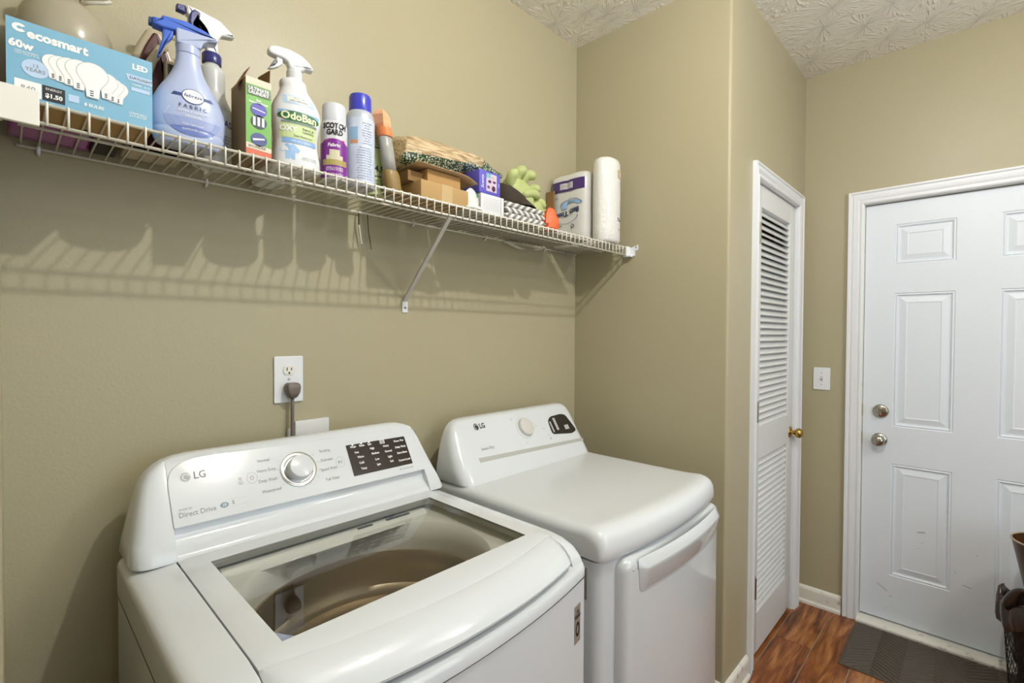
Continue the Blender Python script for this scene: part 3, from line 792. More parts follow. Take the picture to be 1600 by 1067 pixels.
# door
def dloop(x0, x1, z0, z1, r):
    return rpoly([(x0, z0), (x1, z0), (x1, z1), (x0, z1)], r, 8)
def dsurf(x, z, out):
    xm = (RX0+RX1)/2; hw = (RX1-RX0)/2
    return Vector((x, RYF - .034*(1 - ((x-xm)/hw)**2) - out, z))
dm = MB(); base = dloop(1.062, 1.672, .13, .862, .035)
DR_ = [[dsurf(p.x, p.y, h) for p in offs(base, d)] for d, h in ((0, -.01), (0, .010), (.003, .019), (.009, .0265), (.018, .030), (.03, .031))]
ddoor = None
n = len(base); V = []; F = []
dm.loft(DR_, cap0=False, cap1=False)
# door skin as grid strips so it follows the bulge
inner = offs(base, .03)
zz0, zz1 = min(p.y for p in inner), max(p.y for p in inner)
for k in range(24):
    xa = min(p.x for p in inner) + (max(p.x for p in inner) - min(p.x for p in inner))*k/24
    xb = min(p.x for p in inner) + (max(p.x for p in inner) - min(p.x for p in inner))*(k+1)/24
    rr = .0
    dm.add([dsurf(xa, zz0+rr, .0309), dsurf(xb, zz0+rr, .0309), dsurf(xb, zz1-rr, .0309), dsurf(xa, zz1-rr, .0309)], [(0, 1, 2, 3)])
ddoor = dm.build('door', mat('dryer_door', '#d2d6d8', .12, coat=.5), dr, autos=40)
# grip: sloped scoop above a proud lip
hm = MB(); rings = []
for k in range(31):
    x = 1.112 + (1.640-1.112)*k/30; e = 1 if 0 < k < 30 else 0
    rings.append([dsurf(x, z, o_ if e else .0305) for o_, z in ((.0312, .8585), (.034, .856), (.0445, .836), (.0455, .832), (.0425, .822), (.0335, .776), (.0312, .772))])
hm.loft(rings, closed=False, cap0=False, cap1=False)
hm.build('door_handle', mat('dryer_door', '#d2d6d8', .12, coat=.5), ddoor, autos=45)
ln = [(1.112, .835), (1.118, .775), (1.130, .768)] + [(1.13 + .5*k/20, .768) for k in range(1, 21)]
MB().tube([dsurf(a, b, .0312) for a, b in ln], .0007, 4).build('handle_seam', INK, ddoor)
stk = box('energy_label', (RX0-.0012, .700, .765), (RX0-.0002, .735, .845), mat('sticker_grey', '#8c8277', .5), dr)
fL = lambda u, v: Vector((RX0-.0018, .7175 - u, v))
disc('label_ring', fL, 0, .825, .009, .012, BLACK, stk, r_in=.5, nr=1)
text('label_text', '10', .018, fL, 0, .79, BLACK, stk, bold=.0006)

# ------------------------------------------------------------------ floor mat
mt = thing('floor_mat', 'dark brown ribbed rubber door mat in front of the exterior door', 'mat', (2.72, .0, 0))
MX0, MX1, MY0, MY1 = 2.500, 2.926, -.55, .430
MATC = mat('mat_rubber', '#574d43', .6)
box('mat_base', (MX0, MY0, .0002), (MX1, MY1, .005), MATC, mt, bev=.0015)
rbm = MB(); wv = .098
for k in range(-4, 20):
    xo = MX0 + k*.026; pts = []
    j = 0; yy = MY1 - .012
    while yy > MY0 + .012:
        y2 = max(yy - wv, MY0+.012); pts.append((xo + (0 if j % 2 == 0 else .075), yy)); yy = y2; j += 1
    pts.append((xo + (0 if j % 2 == 0 else .075), yy))
    for (xa, ya), (xb, yb) in zip(pts, pts[1:]):
        lo, hi = MX0+.010, MX1-.010
        n_ = 6
        for q in range(n_):
            x1_, x2_ = xa + (xb-xa)*q/n_, xa + (xb-xa)*(q+1)/n_; y1_, y2_ = ya + (yb-ya)*q/n_, ya + (yb-ya)*(q+1)/n_
            if min(x1_, x2_) < lo or max(x1_, x2_) > hi: continue
            rbm.add([(x1_-.0075, y1_, .0045), (x2_-.0075, y2_, .0045), (x2_+.0075, y2_, .0045), (x1_+.0075, y1_, .0045), (x1_-.003, y1_, .0105), (x2_-.003, y2_, .0105), (x2_+.003, y2_, .0105), (x1_+.003, y1_, .0105)],
                    [(0, 1, 5, 4), (4, 5, 6, 7), (2, 3, 7, 6)])
rbm.build('ribs', MATC, mt)['kind'] = 'stuff'

# ------------------------------------------------------------------ mesh bin with liner, tapered bucket in it
BX, BY = 2.69, -.225
bn = thing('waste_basket', 'black wire mesh wastebasket with a dark bin liner by the exterior door', 'wastebasket', (BX, BY, 0))
wr = MB(); BH, R0, R1 = .365, .125, .150
for sgn in (1, -1):
    for k in range(40):
        pts = []
        for j in range(9):
            t = j/8; a = 2*pi*k/40 + sgn*t*1.2; r = R0 + (R1-R0)*t
            pts.append((BX + r*cos(a), BY + r*sin(a), .01 + (BH-.01)*t))
        wr.tube(pts, .0011, 3, cap=False)
wr.build('wire_mesh', BLACK, bn)['kind'] = 'stuff'
MB().tube([(BX + R1*cos(2*pi*k/48), BY + R1*sin(2*pi*k/48), BH) for k in range(49)], .004, 8).build('rim', BLACK, bn, smooth=True)
MB().lathe([(0, .001), (R0+.003, .001), (R0+.004, .012), (R0, .014), (0, .014)], (BX, BY, 0)).build('bottom', BLACK, bn)
LINER = mat('liner_plastic', '#33261f', .28, coat=.3)
rings = []
for (r, z, a_) in ((.100, .16, .0), (.122, .20, .003), (.136, .26, .003), (.143, .36, .004), (.147, .40, .006), (.154, .425, .010), (.162, .415, .010), (.166, .385, .010), (.166, .355, .010), (.163, .33, .008)):
    ring = []
    for k in range(144):
        an = 2*pi*k/144; rr = r + a_*(.45*sin(an*9+z*20) + .35*sin(an*17+1+z*30) + .30*sin(an*29+z*45))
        zz = z + (a_*1.8*sin(an*5+1.2) + a_*.9*sin(an*11) + a_*.35*sin(an*23))
        ring.append(Vector((BX + rr*cos(an), BY + rr*sin(an), zz)))
    rings.append(ring)
MB().loft(rings, cap0=True, cap1=False).build('bin_liner', LINER, bn, smooth=True)
lp_ = []
for k in range(15):
    t = k/14; an = radians(200 - 62*t) if False else radians(118 + 50*t)
    lp_.append((BX + .158*cos(an), BY + .158*sin(an),   .415 + .085*sin(pi*t)))
MB().tube(lp_, [.006 + .012*abs(cos(pi*k/14)) for k in range(15)], 8).build('liner_loop', LINER, bn, smooth=True)
cn = thing('bucket', 'brown tapered bucket with pale rim standing inside the mesh wastebasket', 'bucket', (BX+.03, BY+.012, .33))
BRN = mat('brown_plastic', '#4d3016', .3)
cc = (BX+.03, BY+.012, 0)
MB().lathe([(0, .375), (.062, .375), (.066, .385), (.118, .645), (.1145, .645), (.063, .392), (0, .388)], cc, 'z', 40).build('shell', BRN, cn, autos=40)
MB().tube([(cc[0] + .118*cos(2*pi*k/48), cc[1] + .118*sin(2*pi*k/48), .646) for k in range(49)], .0035, 8).build('rim', mat('pale_rim', '#a89880', .3), cn, smooth=True)
MB().lathe([(0, .02), (.10, .02), (.112, .19), (.118, .30), (.10, .355), (.04, .372), (0, .374)], (BX, BY, 0), 'z', 24).build('rubbish', LINER, bn, smooth=True)

#SHELF#
# ------------------------------------------------------------------ wire shelf
ZD = 1.8065
sh = thing('wire_shelf', 'white wire shelf with a front lip running along the back wall above the machines', 'shelf', (.95, 1.25, 1.80))
for nm, yy, zz in (('rail', 1.395, 1.8010), ('rail', 1.252, 1.8010), ('rail', 1.1145, 1.8012), ('rail', 1.1145, 1.7695)):
    xa, xb = (.020, 1.885)
    MB().tube([(xa, yy, zz), (xb, yy, zz)], .003, 8).build(nm, WIRE, sh, smooth=True)
wm_ = None
for k in range(72):
    x = .026 + k*.0262
    if wm_ is None:
        o = MB().tube([(0, .148, .0045), (0, -.1365, .0045), (0, -.1398, .003), (0, -.1405, 0), (0, -.1400, -.0335)], .00185, 6).build('deck_wire', WIRE, sh, world=False, smooth=True); wm_ = o.data
    else:
        o = bpy.data.objects.new('deck_wire', wm_); C.objects.link(o); o.parent = sh
    o.location = (x - .95, 0, 0)
# brace, clips and end brackets
bc = MB(); a_, b_ = Vector((.903, 1.118, 1.766)), Vector((.935, 1.402, 1.533)); d_ = (b_-a_).normalized(); s_ = d_.cross(Vector((0, .63, .77))).normalized(); n_ = s_.cross(d_)
sec = [(-.0065, 0), (-.0065, .007), (-.005, .007), (-.005, .0015), (.005, .0015), (.005, .007), (.0065, .007), (.0065, 0)]
bc.loft([[p + s_*u + n_*v for u, v in sec] for p in (a_, b_)])
brc = bc.build('support_brace', mat('brace_white', '#cfccc4', .35), sh)
t = MB(); prism(t, rpoly([(.926, 1.497), (.948, 1.497), (.948, 1.533), (.937, 1.540), (.926, 1.533)], .004, 3), 'xz', YB-.0005, YB-.004, .001)
wp = t.build('wall_plate', TRIM, brc)
MB().lathe([(0, -.0052), (.0028, -.0052), (.0032, -.004)], (.937, YB, 1.513), 'y', 12).build('screw', mat('screw_dark', '#4a443c', .4, 1.0), wp)
for x in (.052, .352, .965, 1.30, 1.655):
    MB().tube([(x, 1.402, 1.808), (x, 1.393, 1.8065), (x, 1.388, 1.801), (x, 1.392, 1.795), (x, 1.403, 1.790)], .0035, 8).build('wall_clip', TRIM, sh, smooth=True)
t = MB(); prism(t, rpoly([(-.003, 1.760), (.043, 1.760), (.043, 1.8155), (-.003, 1.8155)], .002, 2), 'xz', 1.100, 1.109, .001)
t.box((-.003, 1.109, 1.765), (.001, 1.135, 1.815))
t.build('end_bracket', mat('bracket_white', '#eceae2', .4), sh)
t = MB().box((1.868, 1.096, 1.762), (1.8945, 1.128, 1.768)).box((1.890, 1.085, 1.766), (1.8945, 1.135, 1.792)).box((1.862, 1.108, 1.762), (1.894, 1.118, 1.806))
prism(t, rpoly([(1.070, 1.790), (1.110, 1.782), (1.110, 1.800), (1.070, 1.812)], .002, 2), 'yz', 1.8905, 1.8945)
eb = t.build('end_bracket', TRIM, sh)
MB().lathe([(0, -.0022), (.0022, -.0022), (.0025, 0)], (1.8905, 1.080, 1.802), 'x', 10).build('screw', BLACK, eb)

# ------------------------------------------------------------------ things on the shelf
LZ = ZD + .0006
def front_map(tab, n=2.3, eps=.0006):
    """(u, z) on the front of a body given as rows (z, rx, ry[, cx])"""
    def f(u, v):
        r = interp(tab, v); rx, ry = r[0], r[1]; cx = r[2] if len(r) > 2 else 0
        q = min(.999, abs((u - cx)/rx))
        return Vector((u, -(ry*(1 - q**n)**(1/n)) - eps, v))
    return f
def body(tab, name, m, par, n=2.3, N=40, **k):
    rings = [se((r[3] if len(r) > 3 else 0), 0, r[0], r[1], r[2], n, N) for r in tab]
    return MB().loft(rings).build(name, m, par, world=False, autos=45, **k)
def smooth_tab(tab, m=4):
    """densify a table with monotone-ish cubic blending"""
    out = []; n = len(tab)
    for i in range(n-1):
        p0, p1, p2, p3 = tab[max(i-1, 0)], tab[i], tab[i+1], tab[min(i+2, n-1)]
        for j in range(m):
            t_ = j/m
            out.append(tuple(.5*((2*b) + (-a + c)*t_ + (2*a - 5*b + 4*c - d)*t_*t_ + (-a + 3*b - 3*c + d)*t_**3) for a, b, c, d in zip(p0, p1, p2, p3)))
    out.append(tab[-1]); return out
def pz(name, poly, y0, y1, m, par, r=.003, bev=.003, **k):
    t = MB(); prism(t, rpoly(poly, r, 4), 'xz', y0, y1, bev); return t.build(name, m, par, world=False, autos=45, **k)

# --- light bulb carton
bb = thing('bulb_carton', 'light blue carton of LED light bulbs at the left end of the shelf', 'box', (.102, 1.185, LZ))
BLU = mat('carton_blue', '#7db3cf', .45)
bx = box('carton', (-.096, -.050, 0), (.096, .050, .129), [BLU, CARD, mat('dark_teal', '#1e4a52', .5)], bb, world=False)
for p in bx.data.polygons:
    if p.normal.z < -.5: p.material_index = 1
    if p.normal.x < -.5: p.material_index = 2
fb = lambda u, v: Vector((u, -.0506, v)); fb2 = lambda u, v: Vector((u, -.0510, v)); fb3 = lambda u, v: Vector((u, -.0514, v)); fb4 = lambda u, v: Vector((u, -.0518, v))
text('logo', 'ecosmart', .0200, fb, -.034, .1100, WHITEINK, bb, bold=.0009, world=False)
disc('logo_emblem', fb, -.0805, .1155, .0085, .007, WHITEINK, bb, a0=.6, a1=5.7, r_in=.35, world=False)
text('lettering', '60w', .0165, fb, -.079, .0885, WHITEINK, bb, bold=.0008, world=False)
text('lettering', 'REPLACEMENT\nUSES ONLY 9 W', .0042, fb, -.072, .0765, WHITEINK, bb, world=False)
disc('badge', fb, -.062, .0555, .0165, .0145, mat('pale_blue_ink', '#bcd3ee', .5), bb, world=False)
text('badge_text', '13\nYEARS', .0085, fb2, -.062, .056, INK, bb, world=False)
GLN = mat('bulb_outline', '#b7bcc0', .5)
def bulb_pts(cx, cz, s):
    P = []
    for k in range(19): a = radians(-35 + 250*k/18); P.append((cx + s*.0195*cos(a), cz + s*.0175*sin(a)))
    P += [(cx - s*.009, cz - s*.022), (cx - s*.0075, cz - s*.037), (cx + s*.0075, cz - s*.037), (cx + s*.009, cz - s*.022)]
    return P
order = [(-.040, .0745, .72), (.046, .0610, .70), (-.031, .0745, .76), (.038, .0640, .76), (-.020, .075, .82), (.029, .0680, .82), (-.008, .075, .9), (.010, .0735, 1.08)]
for i, (a, b, s) in enumerate(order):
    fo = lambda u, v, i=i: Vector((u, -.0508 - .00018*i, v)); fi = lambda u, v, i=i: Vector((u, -.0509 - .00018*i, v))
    g = polyd('bulb_picture', fo, bulb_pts(a, b, s*1.05), GLN, bb, world=False)
    polyd('picture_fill', fi, bulb_pts(a, b, s), WHITEINK, g, world=False)
    for q in range(3):
        zz = b - s*(.0285 + q*.0035)
        polyd('picture_thread', lambda u, v, i=i: Vector((u, -.05095 - .00018*i, v)), [(a - s*.0035, zz), (a + s*.001, zz), (a + s*.001, zz+.0018), (a - s*.0035, zz+.0018)], INKD, g, world=False)
text('lettering', 'LED', .0135, fb, .0775, .1100, WHITEINK, bb, bold=.0006, world=False)
polyd('band', fb, [(.060, .0835), (.096, .0835), (.096, .0945), (.056, .0945)], mat('pale_blue_ink', '#bcd3ee', .5), bb, world=False)
text('lettering', 'DAYLIGHT', .0072, fb2, .079, .089, INKD, bb, world=False)
text('lettering', '5000K  A19', .0055, fb, .079, .0775, WHITEINK, bb, world=False)
polyd('band', fb, [(.064, .066), (.092, .066), (.092, .0725), (.064, .0725)], mat('pale_blue_ink', '#bcd3ee', .5), bb, world=False)
polyd('price_sticker', fb, [(-.087, .008), (-.055, .008), (-.055, .033), (-.087, .033)], WHITEINK, bb, world=False)
text('sticker_text', '840', .012, fb2, -.071, .020, INK, bb, world=False)
polyd('price_sticker', fb, [(-.054, .008), (-.026, .008), (-.026, .033), (-.054, .033)], INKD, bb, world=False)
text('sticker_text', '$1.50', .0095, fb2, -.040, .0165, WHITEINK, bb, bold=.0004, world=False)
text('sticker_text', 'ENERGY', .0055, fb2, -.040, .0275, WHITEINK, bb, world=False)
polyd('band', fb, [(-.022, .017), (-.008, .017), (-.008, .029), (-.022, .029)], mat('pale_blue_ink', '#bcd3ee', .5), bb, world=False)
text('lettering', '8 BULBS', .0075, fb, .012, .0185, WHITEINK, bb, bold=.0002, world=False)
text('lettering', 'DIMMABLE\nA19 BULBS', .0055, fb, .074, .022, WHITEINK, bb, world=False)

# --- plastic jug behind the carton
JUGM = mat('jug_plastic', '#b8ae98', .18, coat=.4, alpha=.80)
jg = thing('plastic_jug', 'large cloudy plastic jug with a handle behind the blue bulb carton', 'jug', (.090, 1.316, LZ+.012))
tb = smooth_tab([(0, .060), (.006, .070), (.05, .074), (.10, .0745), (.108, .072), (.116, .0745), (.15, .074), (.158, .0715), (.166, .074), (.19, .073), (.215, .068), (.235, .058), (.25, .042), (.258, .028), (.264, .021), (.275, .0205)], 3)
MB().lathe([(r, z) for z, r in tb], (0, 0, 0), 'z', 40).build('jug_body', JUGM, jg, world=False, smooth=True)
MB().lathe([(0, .275), (.024, .275), (.025, .278), (.025, .292), (.022, .295), (0, .295)], (0, 0, 0), 'z', 32).build('cap', mat('jug_cap', '#cfc9bb', .3), jg, world=False, autos=40)
MB().tube([(.022, -.012, .262), (.035, -.022, .266), (.056, -.03, .272), (.066, -.03, .278), (.062, -.024, .283), (.045, -.014, .281), (.02, -.004, .276)], .0035, 8).build('handle', mat('jug_cap', '#cfc9bb', .3), jg, world=False, smooth=True)

# --- purple packet lying flat, under the jug
pp_ = thing('purple_packet', 'shiny purple plastic packet lying flat under the cloudy jug', 'packet', (.06, 1.305, LZ))
rings = []
for k in range(15):
    x = -.052 + .118*k/14; e = sqrt(max(.02, 1 - ((k-7)/7.6)**4)); ring = []
    y_lo = -.100 + (.075*(1 - k/5) if k < 5 else 0)
    for j in range(20):
        a = 2*pi*j/20; yy = (-.006) + (.088 if sin(a) > 0 else -y_lo*.88)*sin(a)*1.0
        ring.append(Vector((x, yy, .0056 + .0052*e*cos(a) + .0008*sin(k*2.1+j))))
    rings.append(ring)
for r in rings:
    zmin = min(v.z for v in r)
    for v in r: v.z = max(0.0, v.z)
MB().loft(rings).build('wrapper', mat('purple_foil', '#9c2c98', .25, coat=.5), pp_, world=False, smooth=True)
box('silver_end', (.040, -.09, 0), (.0595, -.01, .0105), mat('silver_foil', '#b9b4bf', .25, .8), pp_, world=False, bev=.003)

# --- small black box and an upright iron
sb_ = thing('black_case', 'small flat black case on the wire deck between purple packet and iron', 'case', (.1495, 1.318, LZ))
box('case_body', (-.022, -.05, 0), (.020, .05, .010), BLACK, sb_, world=False, bev=.002)
box('case_trim', (-.023, -.0515, .0), (.021, -.044, .0105), mat('tan_trim', '#a3937a', .5), sb_, world=False, bev=.001)
ir = thing('clothes_iron', 'maroon and beige clothes iron standing upright behind the pale blue spray bottle', 'iron', (.230, 1.315, LZ))
BEI = mat('iron_beige', '#b7aa90', .3, coat=.3); MAR = mat('iron_maroon', '#4a1714', .25, coat=.3)
arch = rpoly([(-.054, .0), (.05, .0), (.052, .12), (.040, .215), (.012, .272), (-.012, .272), (-.038, .215), (-.056, .12)], [.01, .01, .05, .05, .012, .012, .05, .05], 6)
t = MB(); prism(t, arch, 'xz', -.030, .045, .010); t.build('housing', BEI, ir, world=False, autos=50)
t = MB(); prism(t, offs(arch, .013), 'xz', -.036, -.030, .003); t.build('front_panel', MAR, ir, world=False, autos=50)
t = MB(); t.tube([(-.030, -.038, .06), (-.026, -.046, .13), (-.010, -.048, .19), (.006, -.044, .225), (.018, -.040, .232)], [.008, .009, .009, .008, .006], 10); t.build('handle', BEI, ir, world=False, smooth=True)
dsb = box('display_frame', (.012, -.052, .135), (.046, -.034, .205), BEI, ir, world=False, bev=.008)
box('display_window', (.018, -.0535, .158), (.040, -.050, .196), mat('dark_olive_glass', '#3b342a', .1, coat=.6), dsb, world=False, bev=.002)
MB().tube([(.03, -.02, .268), (.045, -.03, .26), (.050, -.04, .24), (.046, -.042, .22)], .003, 8).build('cord_stub', mat('cord_white', '#d8d5cc', .4), ir, world=False, smooth=True)

# --- pale blue spray bottle
fz = thing('spray_bottle', 'pale blue fabric spray bottle with a bright blue trigger in front of the iron', 'spray bottle', (.268, 1.187, LZ), rz=-.10)
PEARL = mat('pearl_blue', '#b3bfdf', .22, coat=.5)
T1 = smooth_tab([(0, .052, .027), (.004, .057, .031), (.022, .0635, .0335), (.030, .0620, .0330), (.036, .0635, .0338), (.062, .0655, .034), (.085, .0615, .033), (.110, .051, .029), (.130, .0395, .0255), (.150, .0290, .0215), (.168, .0235, .019), (.188, .0210, .018)], 3)
body(T1, 'bottle_body', PEARL, fz)
MB().loft([se(0, 0, z, r, r*.88, 2, 32) for z, r in ((.1885, .0195), (.190, .0215), (.205, .0215), (.2055, .0205))]).build('neck_ring', PEARL, fz, world=False, autos=40)
pz('trigger_shroud', [(-.021, .205), (.0215, .205), (.024, .217), (.034, .226), (.051, .230), (.049, .236), (-.022, .234)], -.0155, .0155, PEARL, fz, r=.004, bev=.003)
BTR = mat('trigger_blue', '#4a6fd0', .3, coat=.2)
pz('trigger_head', [(-.060, .228), (-.060, .2415), (-.047, .2425), (-.044, .250), (-.004, .2535), (.030, .246), (.052, .2345), (.050, .231), (.034, .2335), (-.022, .228), (-.044, .226)], -.0135, .0135, BTR, fz, r=.003, bev=.004)
pz('trigger_lever', [(-.044, .229), (-.024, .229), (-.026, .215), (-.037, .200), (-.0425, .186), (-.049, .169), (-.053, .170), (-.0485, .190), (-.043, .210)], -.008, .008, BTR, fz, r=.004, bev=.003)
pz('nozzle', [(-.0655, .2295), (-.0655, .2405), (-.059, .2410), (-.059, .2290)], -.008, .008, mat('nozzle_blue', '#33508f', .4), fz, r=.001, bev=.001)
f1 = front_map(T1); f1b = front_map(T1, eps=.0011); f1c = front_map(T1, eps=.0016)
LBG = mat('label_lilac', '#9aa8d4', .3, coat=.3); NAVY = mat('navy_ink', '#34457f', .5)
disc('label', f1, .004, .052, .049, .036, LBG, fz, world=False, a0=pi, a1=2*pi)
polyd('label', f1, [(.004-.049, .052), (.004+.049, .052), (.004+.040, .068), (.004-.040, .068)], mat('label_pale', '#b7c2e2', .3, coat=.3), fz, world=False)
disc('label_shade', f1b, .004, .036, .040, .019, mat('label_deep', '#6b7dbb', .3), fz, world=False, a0=pi+.25, a1=2*pi-.25)
for sg in (-1, 1):
    polyd('logo_stripe', f1b, [(.004+sg*.015, .093), (.004+sg*.036, .093), (.004+sg*.032, .100), (.004+sg*.015, .099)], NAVY, fz, world=False)
disc('logo_ring', f1b, .004, .096, .0195, .0155, NAVY, fz, world=False)
disc('logo_disc', f1c, .004, .096, .0180, .0140, WHITEINK, fz, world=False)
text('logo', 'febreze', .0105, front_map(T1, eps=.0020), .004, .096, NAVY, fz, world=False, shear=.2, bold=.0001)
text('lettering', 'F A B R I C', .0105, f1c, .004, .0735, INKD, fz, world=False)
text('lettering', 'EXTRA STRENGTH', .0062, f1c, .004, .0635, WHITEINK, fz, world=False)
text('lettering', 'ORIGINAL', .0062, f1c, .004, .0545, WHITEINK, fz, world=False)
text('lettering', 'fresh, light scent', .0055, f1c, .004, .0385, WHITEINK, fz, world=False)
text('lettering', 'ELIMINATES ODORS', .0050, f1c, .008, .0285, WHITEINK, fz, world=False)

# --- white spray bottle with navy trigger
ws = thing('spray_bottle', 'cloudy white spray bottle with navy collar and trigger behind the pale blue bottle', 'spray bottle', (.333, 1.272, LZ+.0012))
T2 = smooth_tab([(0, .036, .036), (.005, .041, .041), (.10, .042, .042), (.125, .040, .040), (.150, .030, .030), (.165, .0265, .0265), (.20, .0265, .0265), (.215, .0245, .0245), (.225, .016, .016), (.232, .015, .015)], 3)
body(T2, 'bottle_body', mat('cloudy_white', '#c8c9c4', .3, coat=.2), ws, n=2.0)
NV = mat('navy_plastic', '#2b2f6e', .3, coat=.2)
MB().lathe([(0, .228), (.019, .228), (.0195, .23), (.0195, .248), (.017, .251), (0, .251)], (0, 0, 0), 'z', 28).build('collar', NV, ws, world=False, autos=40)
pz('sprayer_head', [(-.012, .250), (.012, .250), (.010, .280), (.018, .297), (.044, .303), (.046, .307), (.015, .330), (-.030, .336), (-.050, .336), (-.050, .318), (-.025, .308), (-.014, .296)], -.011, .011, mat('sprayer_white', '#dfdfdc', .3), ws, r=.005, bev=.004)
pz('trigger_lever', [(-.044, .322), (-.036, .332), (-.024, .329), (-.026, .312), (-.036, .300), (-.030, .280), (-.022, .262), (-.028, .258), (-.040, .280), (-.046, .302)], -.0125, .0125, NV, ws, r=.004, bev=.003)
pz('nozzle', [(-.068, .319), (-.068, .331), (-.051, .334), (-.051, .318)], -.008, .008, NV, ws, r=.002, bev=.002)
f2 = front_map(T2, 2.0)
patch('label', f2, -.030, .038, .03, .118, mat('label_white', '#d9dbdc', .4), ws, 10, 4, world=False)
f2b = front_map(T2, 2.0, .0012)
text('lettering', 'GLASS', .020, f2b, .016, .088, NAVY, ws, world=False, bold=.0004, sx=.8)
text('lettering', 'Streak free\ncleaner\nfor glass and\nsurfaces', .008, f2b, .020, .05, INKD, ws, world=False, sx=.8)

# --- green stain remover carton, open
gb = thing('carton', 'narrow open green carton with brown flaps beside the tall white spray bottle', 'box', (.388, 1.1875, LZ))
GRN = mat('carton_green', '#6fae4a', .45)
bx = box('carton', (-.026, -.0475, 0), (.026, .0475, .170), [mat('carton_brown_side', '#86704e', .7), GRN], gb, world=False)
for p in bx.data.polygons:
    if p.normal.y < -.5: p.material_index = 1
g1 = lambda u, v: Vector((u, -.0481, v)); g2 = lambda u, v: Vector((u, -.0486, v)); g3 = lambda u, v: Vector((u, -.0491, v))
polyd('top_band', g1, [(-.026, .155), (.026, .155), (.026, .170), (-.026, .170)], mat('cream', '#dcd5bd', .6), gb, world=False)
polyd('name_band', g2, [(-.023, .133), (.024, .133), (.024, .152), (-.023, .152)], mat('grey_band', '#66705f', .5), gb, world=False)
text('lettering', 'ULTIMATE\nLAUNDRY', .0095, g3, 0, .1425, WHITEINK, gb, world=False, bold=.0003, sx=.95)
text('lettering', 'Stain\nRemoving System', .0068, g2, 0, .121, WHITEINK, gb, world=False, bold=.0002, sx=.8)
for vv, c in ((.104, '#5a55b0'), (.078, '#3c4650'), (.040, '#4a5488')):
    d_ = disc('picture', g2, 0, vv, .0165, .0145, mat('pic' + c, c, .5), gb, world=False)
for q in range(3): polyd('picture_detail', g3, [(-.012 + q*.009, .069), (-.007 + q*.009, .069), (-.007 + q*.009, .088), (-.012 + q*.009, .088)], WHITEINK, gb, world=False)
polyd('picture_detail', g3, [(-.013, .1045), (.013, .1005), (.013, .1025), (-.013, .1065)], WHITEINK, gb, world=False)
polyd('picture_detail', g3, [(-.012, .036), (.012, .042), (.011, .045), (-.013, .040)], WHITEINK, gb, world=False)
polyd('low_band', g1, [(-.026, 0), (.026, 0), (.026, .018), (-.026, .020)], mat('coral', '#cf6a4c', .5), gb, world=False)
polyd('low_band', g2, [(-.026, .018), (.026, .016), (.026, .026), (-.026, .030)], mat('cream', '#dcd5bd', .6), gb, world=False)
text('lettering', 'WONDER', .008, g3, -.004, .0225, INKD, gb, world=False)
def flap(name, P, par, m, th=.0012):
    P = [Vector(p) for p in P]; n = (P[1]-P[0]).cross(P[2]-P[0]).normalized()*th
    t = MB(); t.loft([P, [p + n for p in P]]); return t.build(name, m, par, world=False)
flap('flap', [(-.026, -.030, .170), (-.026, .036, .170), (-.004, .034, .214), (-.010, -.024, .203)], gb, CARDD)
flap('flap', [(.026, .046, .170), (.026, -.04, .170), (.031, -.030, .208), (.029, .038, .216)], gb, CARDD)
flap('flap', [(-.0262, -.03, .170), (-.0262, .0, .170), (-.040, .0, .150), (-.042, -.02, .146)], gb, CARDD)

# --- white round bottle further back
wb = thing('bottle', 'plain white bottle mostly hidden behind the green carton and white trigger bottle', 'bottle', (.475, 1.33, LZ))
MB().lathe([(0, 0), (.036, 0), (.038, .004), (.038, .13), (.034, .145), (.02, .152), (.02, .156)], (0, 0, 0), 'z', 28).build('bottle_body', mat('sprayer_white', '#dfdfdc', .3), wb, world=False, autos=50)
MB().lathe([(0, .154), (.022, .154), (.022, .188), (.020, .190), (0, .190)], (0, 0, 0), 'z', 28).build('cap', mat('sprayer_white', '#dfdfdc', .3), wb, world=False, autos=50)

# --- odor remover spray
od = thing('spray_bottle', 'white spray bottle with white trigger and green and blue label beside the green carton', 'spray bottle', (.484, 1.180, LZ), rz=-.14)
T3 = smooth_tab([(0, .048, .030, 0), (.005, .0535, .0335, 0), (.03, .0530, .034, 0), (.065, .0490, .032, -.001), (.095, .0510, .032, -.001), (.125, .0560, .033, 0), (.150, .0520, .032, .0), (.172, .0410, .028, -.001), (.190, .0310, .024, -.004), (.200, .0300, .023, -.006), (.210, .0280, .021, -.006), (.216, .017, .017, -.004)], 3)
WSP = mat('spray_white', '#dfe2e4', .25, coat=.4)
body(T3, 'bottle_body', WSP, od)
MB().loft([se(-.003, 0, z, r, r, 2, 28) for z, r in ((.214, .0165), (.216, .0175), (.234, .0175), (.236, .0155), (.240, .0155))]).build('collar', WSP, od, world=False, autos=40)
pz('sprayer_head', [(-.017, .238), (.012, .238), (.020, .247), (.036, .246), (.039, .251), (.030, .264), (.012, .276), (-.015, .282), (-.044, .281), (-.060, .274), (-.062, .262), (-.055, .258), (-.030, .256), (-.019, .250)], -.0115, .0115, WSP, od, r=.006, bev=.005)
pz('trigger_lever', [(-.046, .259), (-.030, .257), (-.029, .246), (-.038, .236), (-.052, .227), (-.060, .226), (-.060, .229), (-.050, .235), (-.042, .246)], -.006, .006, WSP, od, r=.003, bev=.002)
f3 = front_map(T3); f3b = front_map(T3, eps=.0011); f3c = front_map(T3, eps=.0016); f3d = front_map(T3, eps=.0021)
PB = mat('label_paleblue', '#b9cfe8', .4)
patch('label_band', f3, -.034, .034, .148, .168, PB, od, 10, 3, world=False)
patch('label_band', f3b, -.026, .026, .152, .165, mat('label_cream', '#dfe4d6', .4), od, 8, 2, world=False)
text('lettering', 'MULTI USE', .005, f3c, 0, .1620, INK, od, world=False)
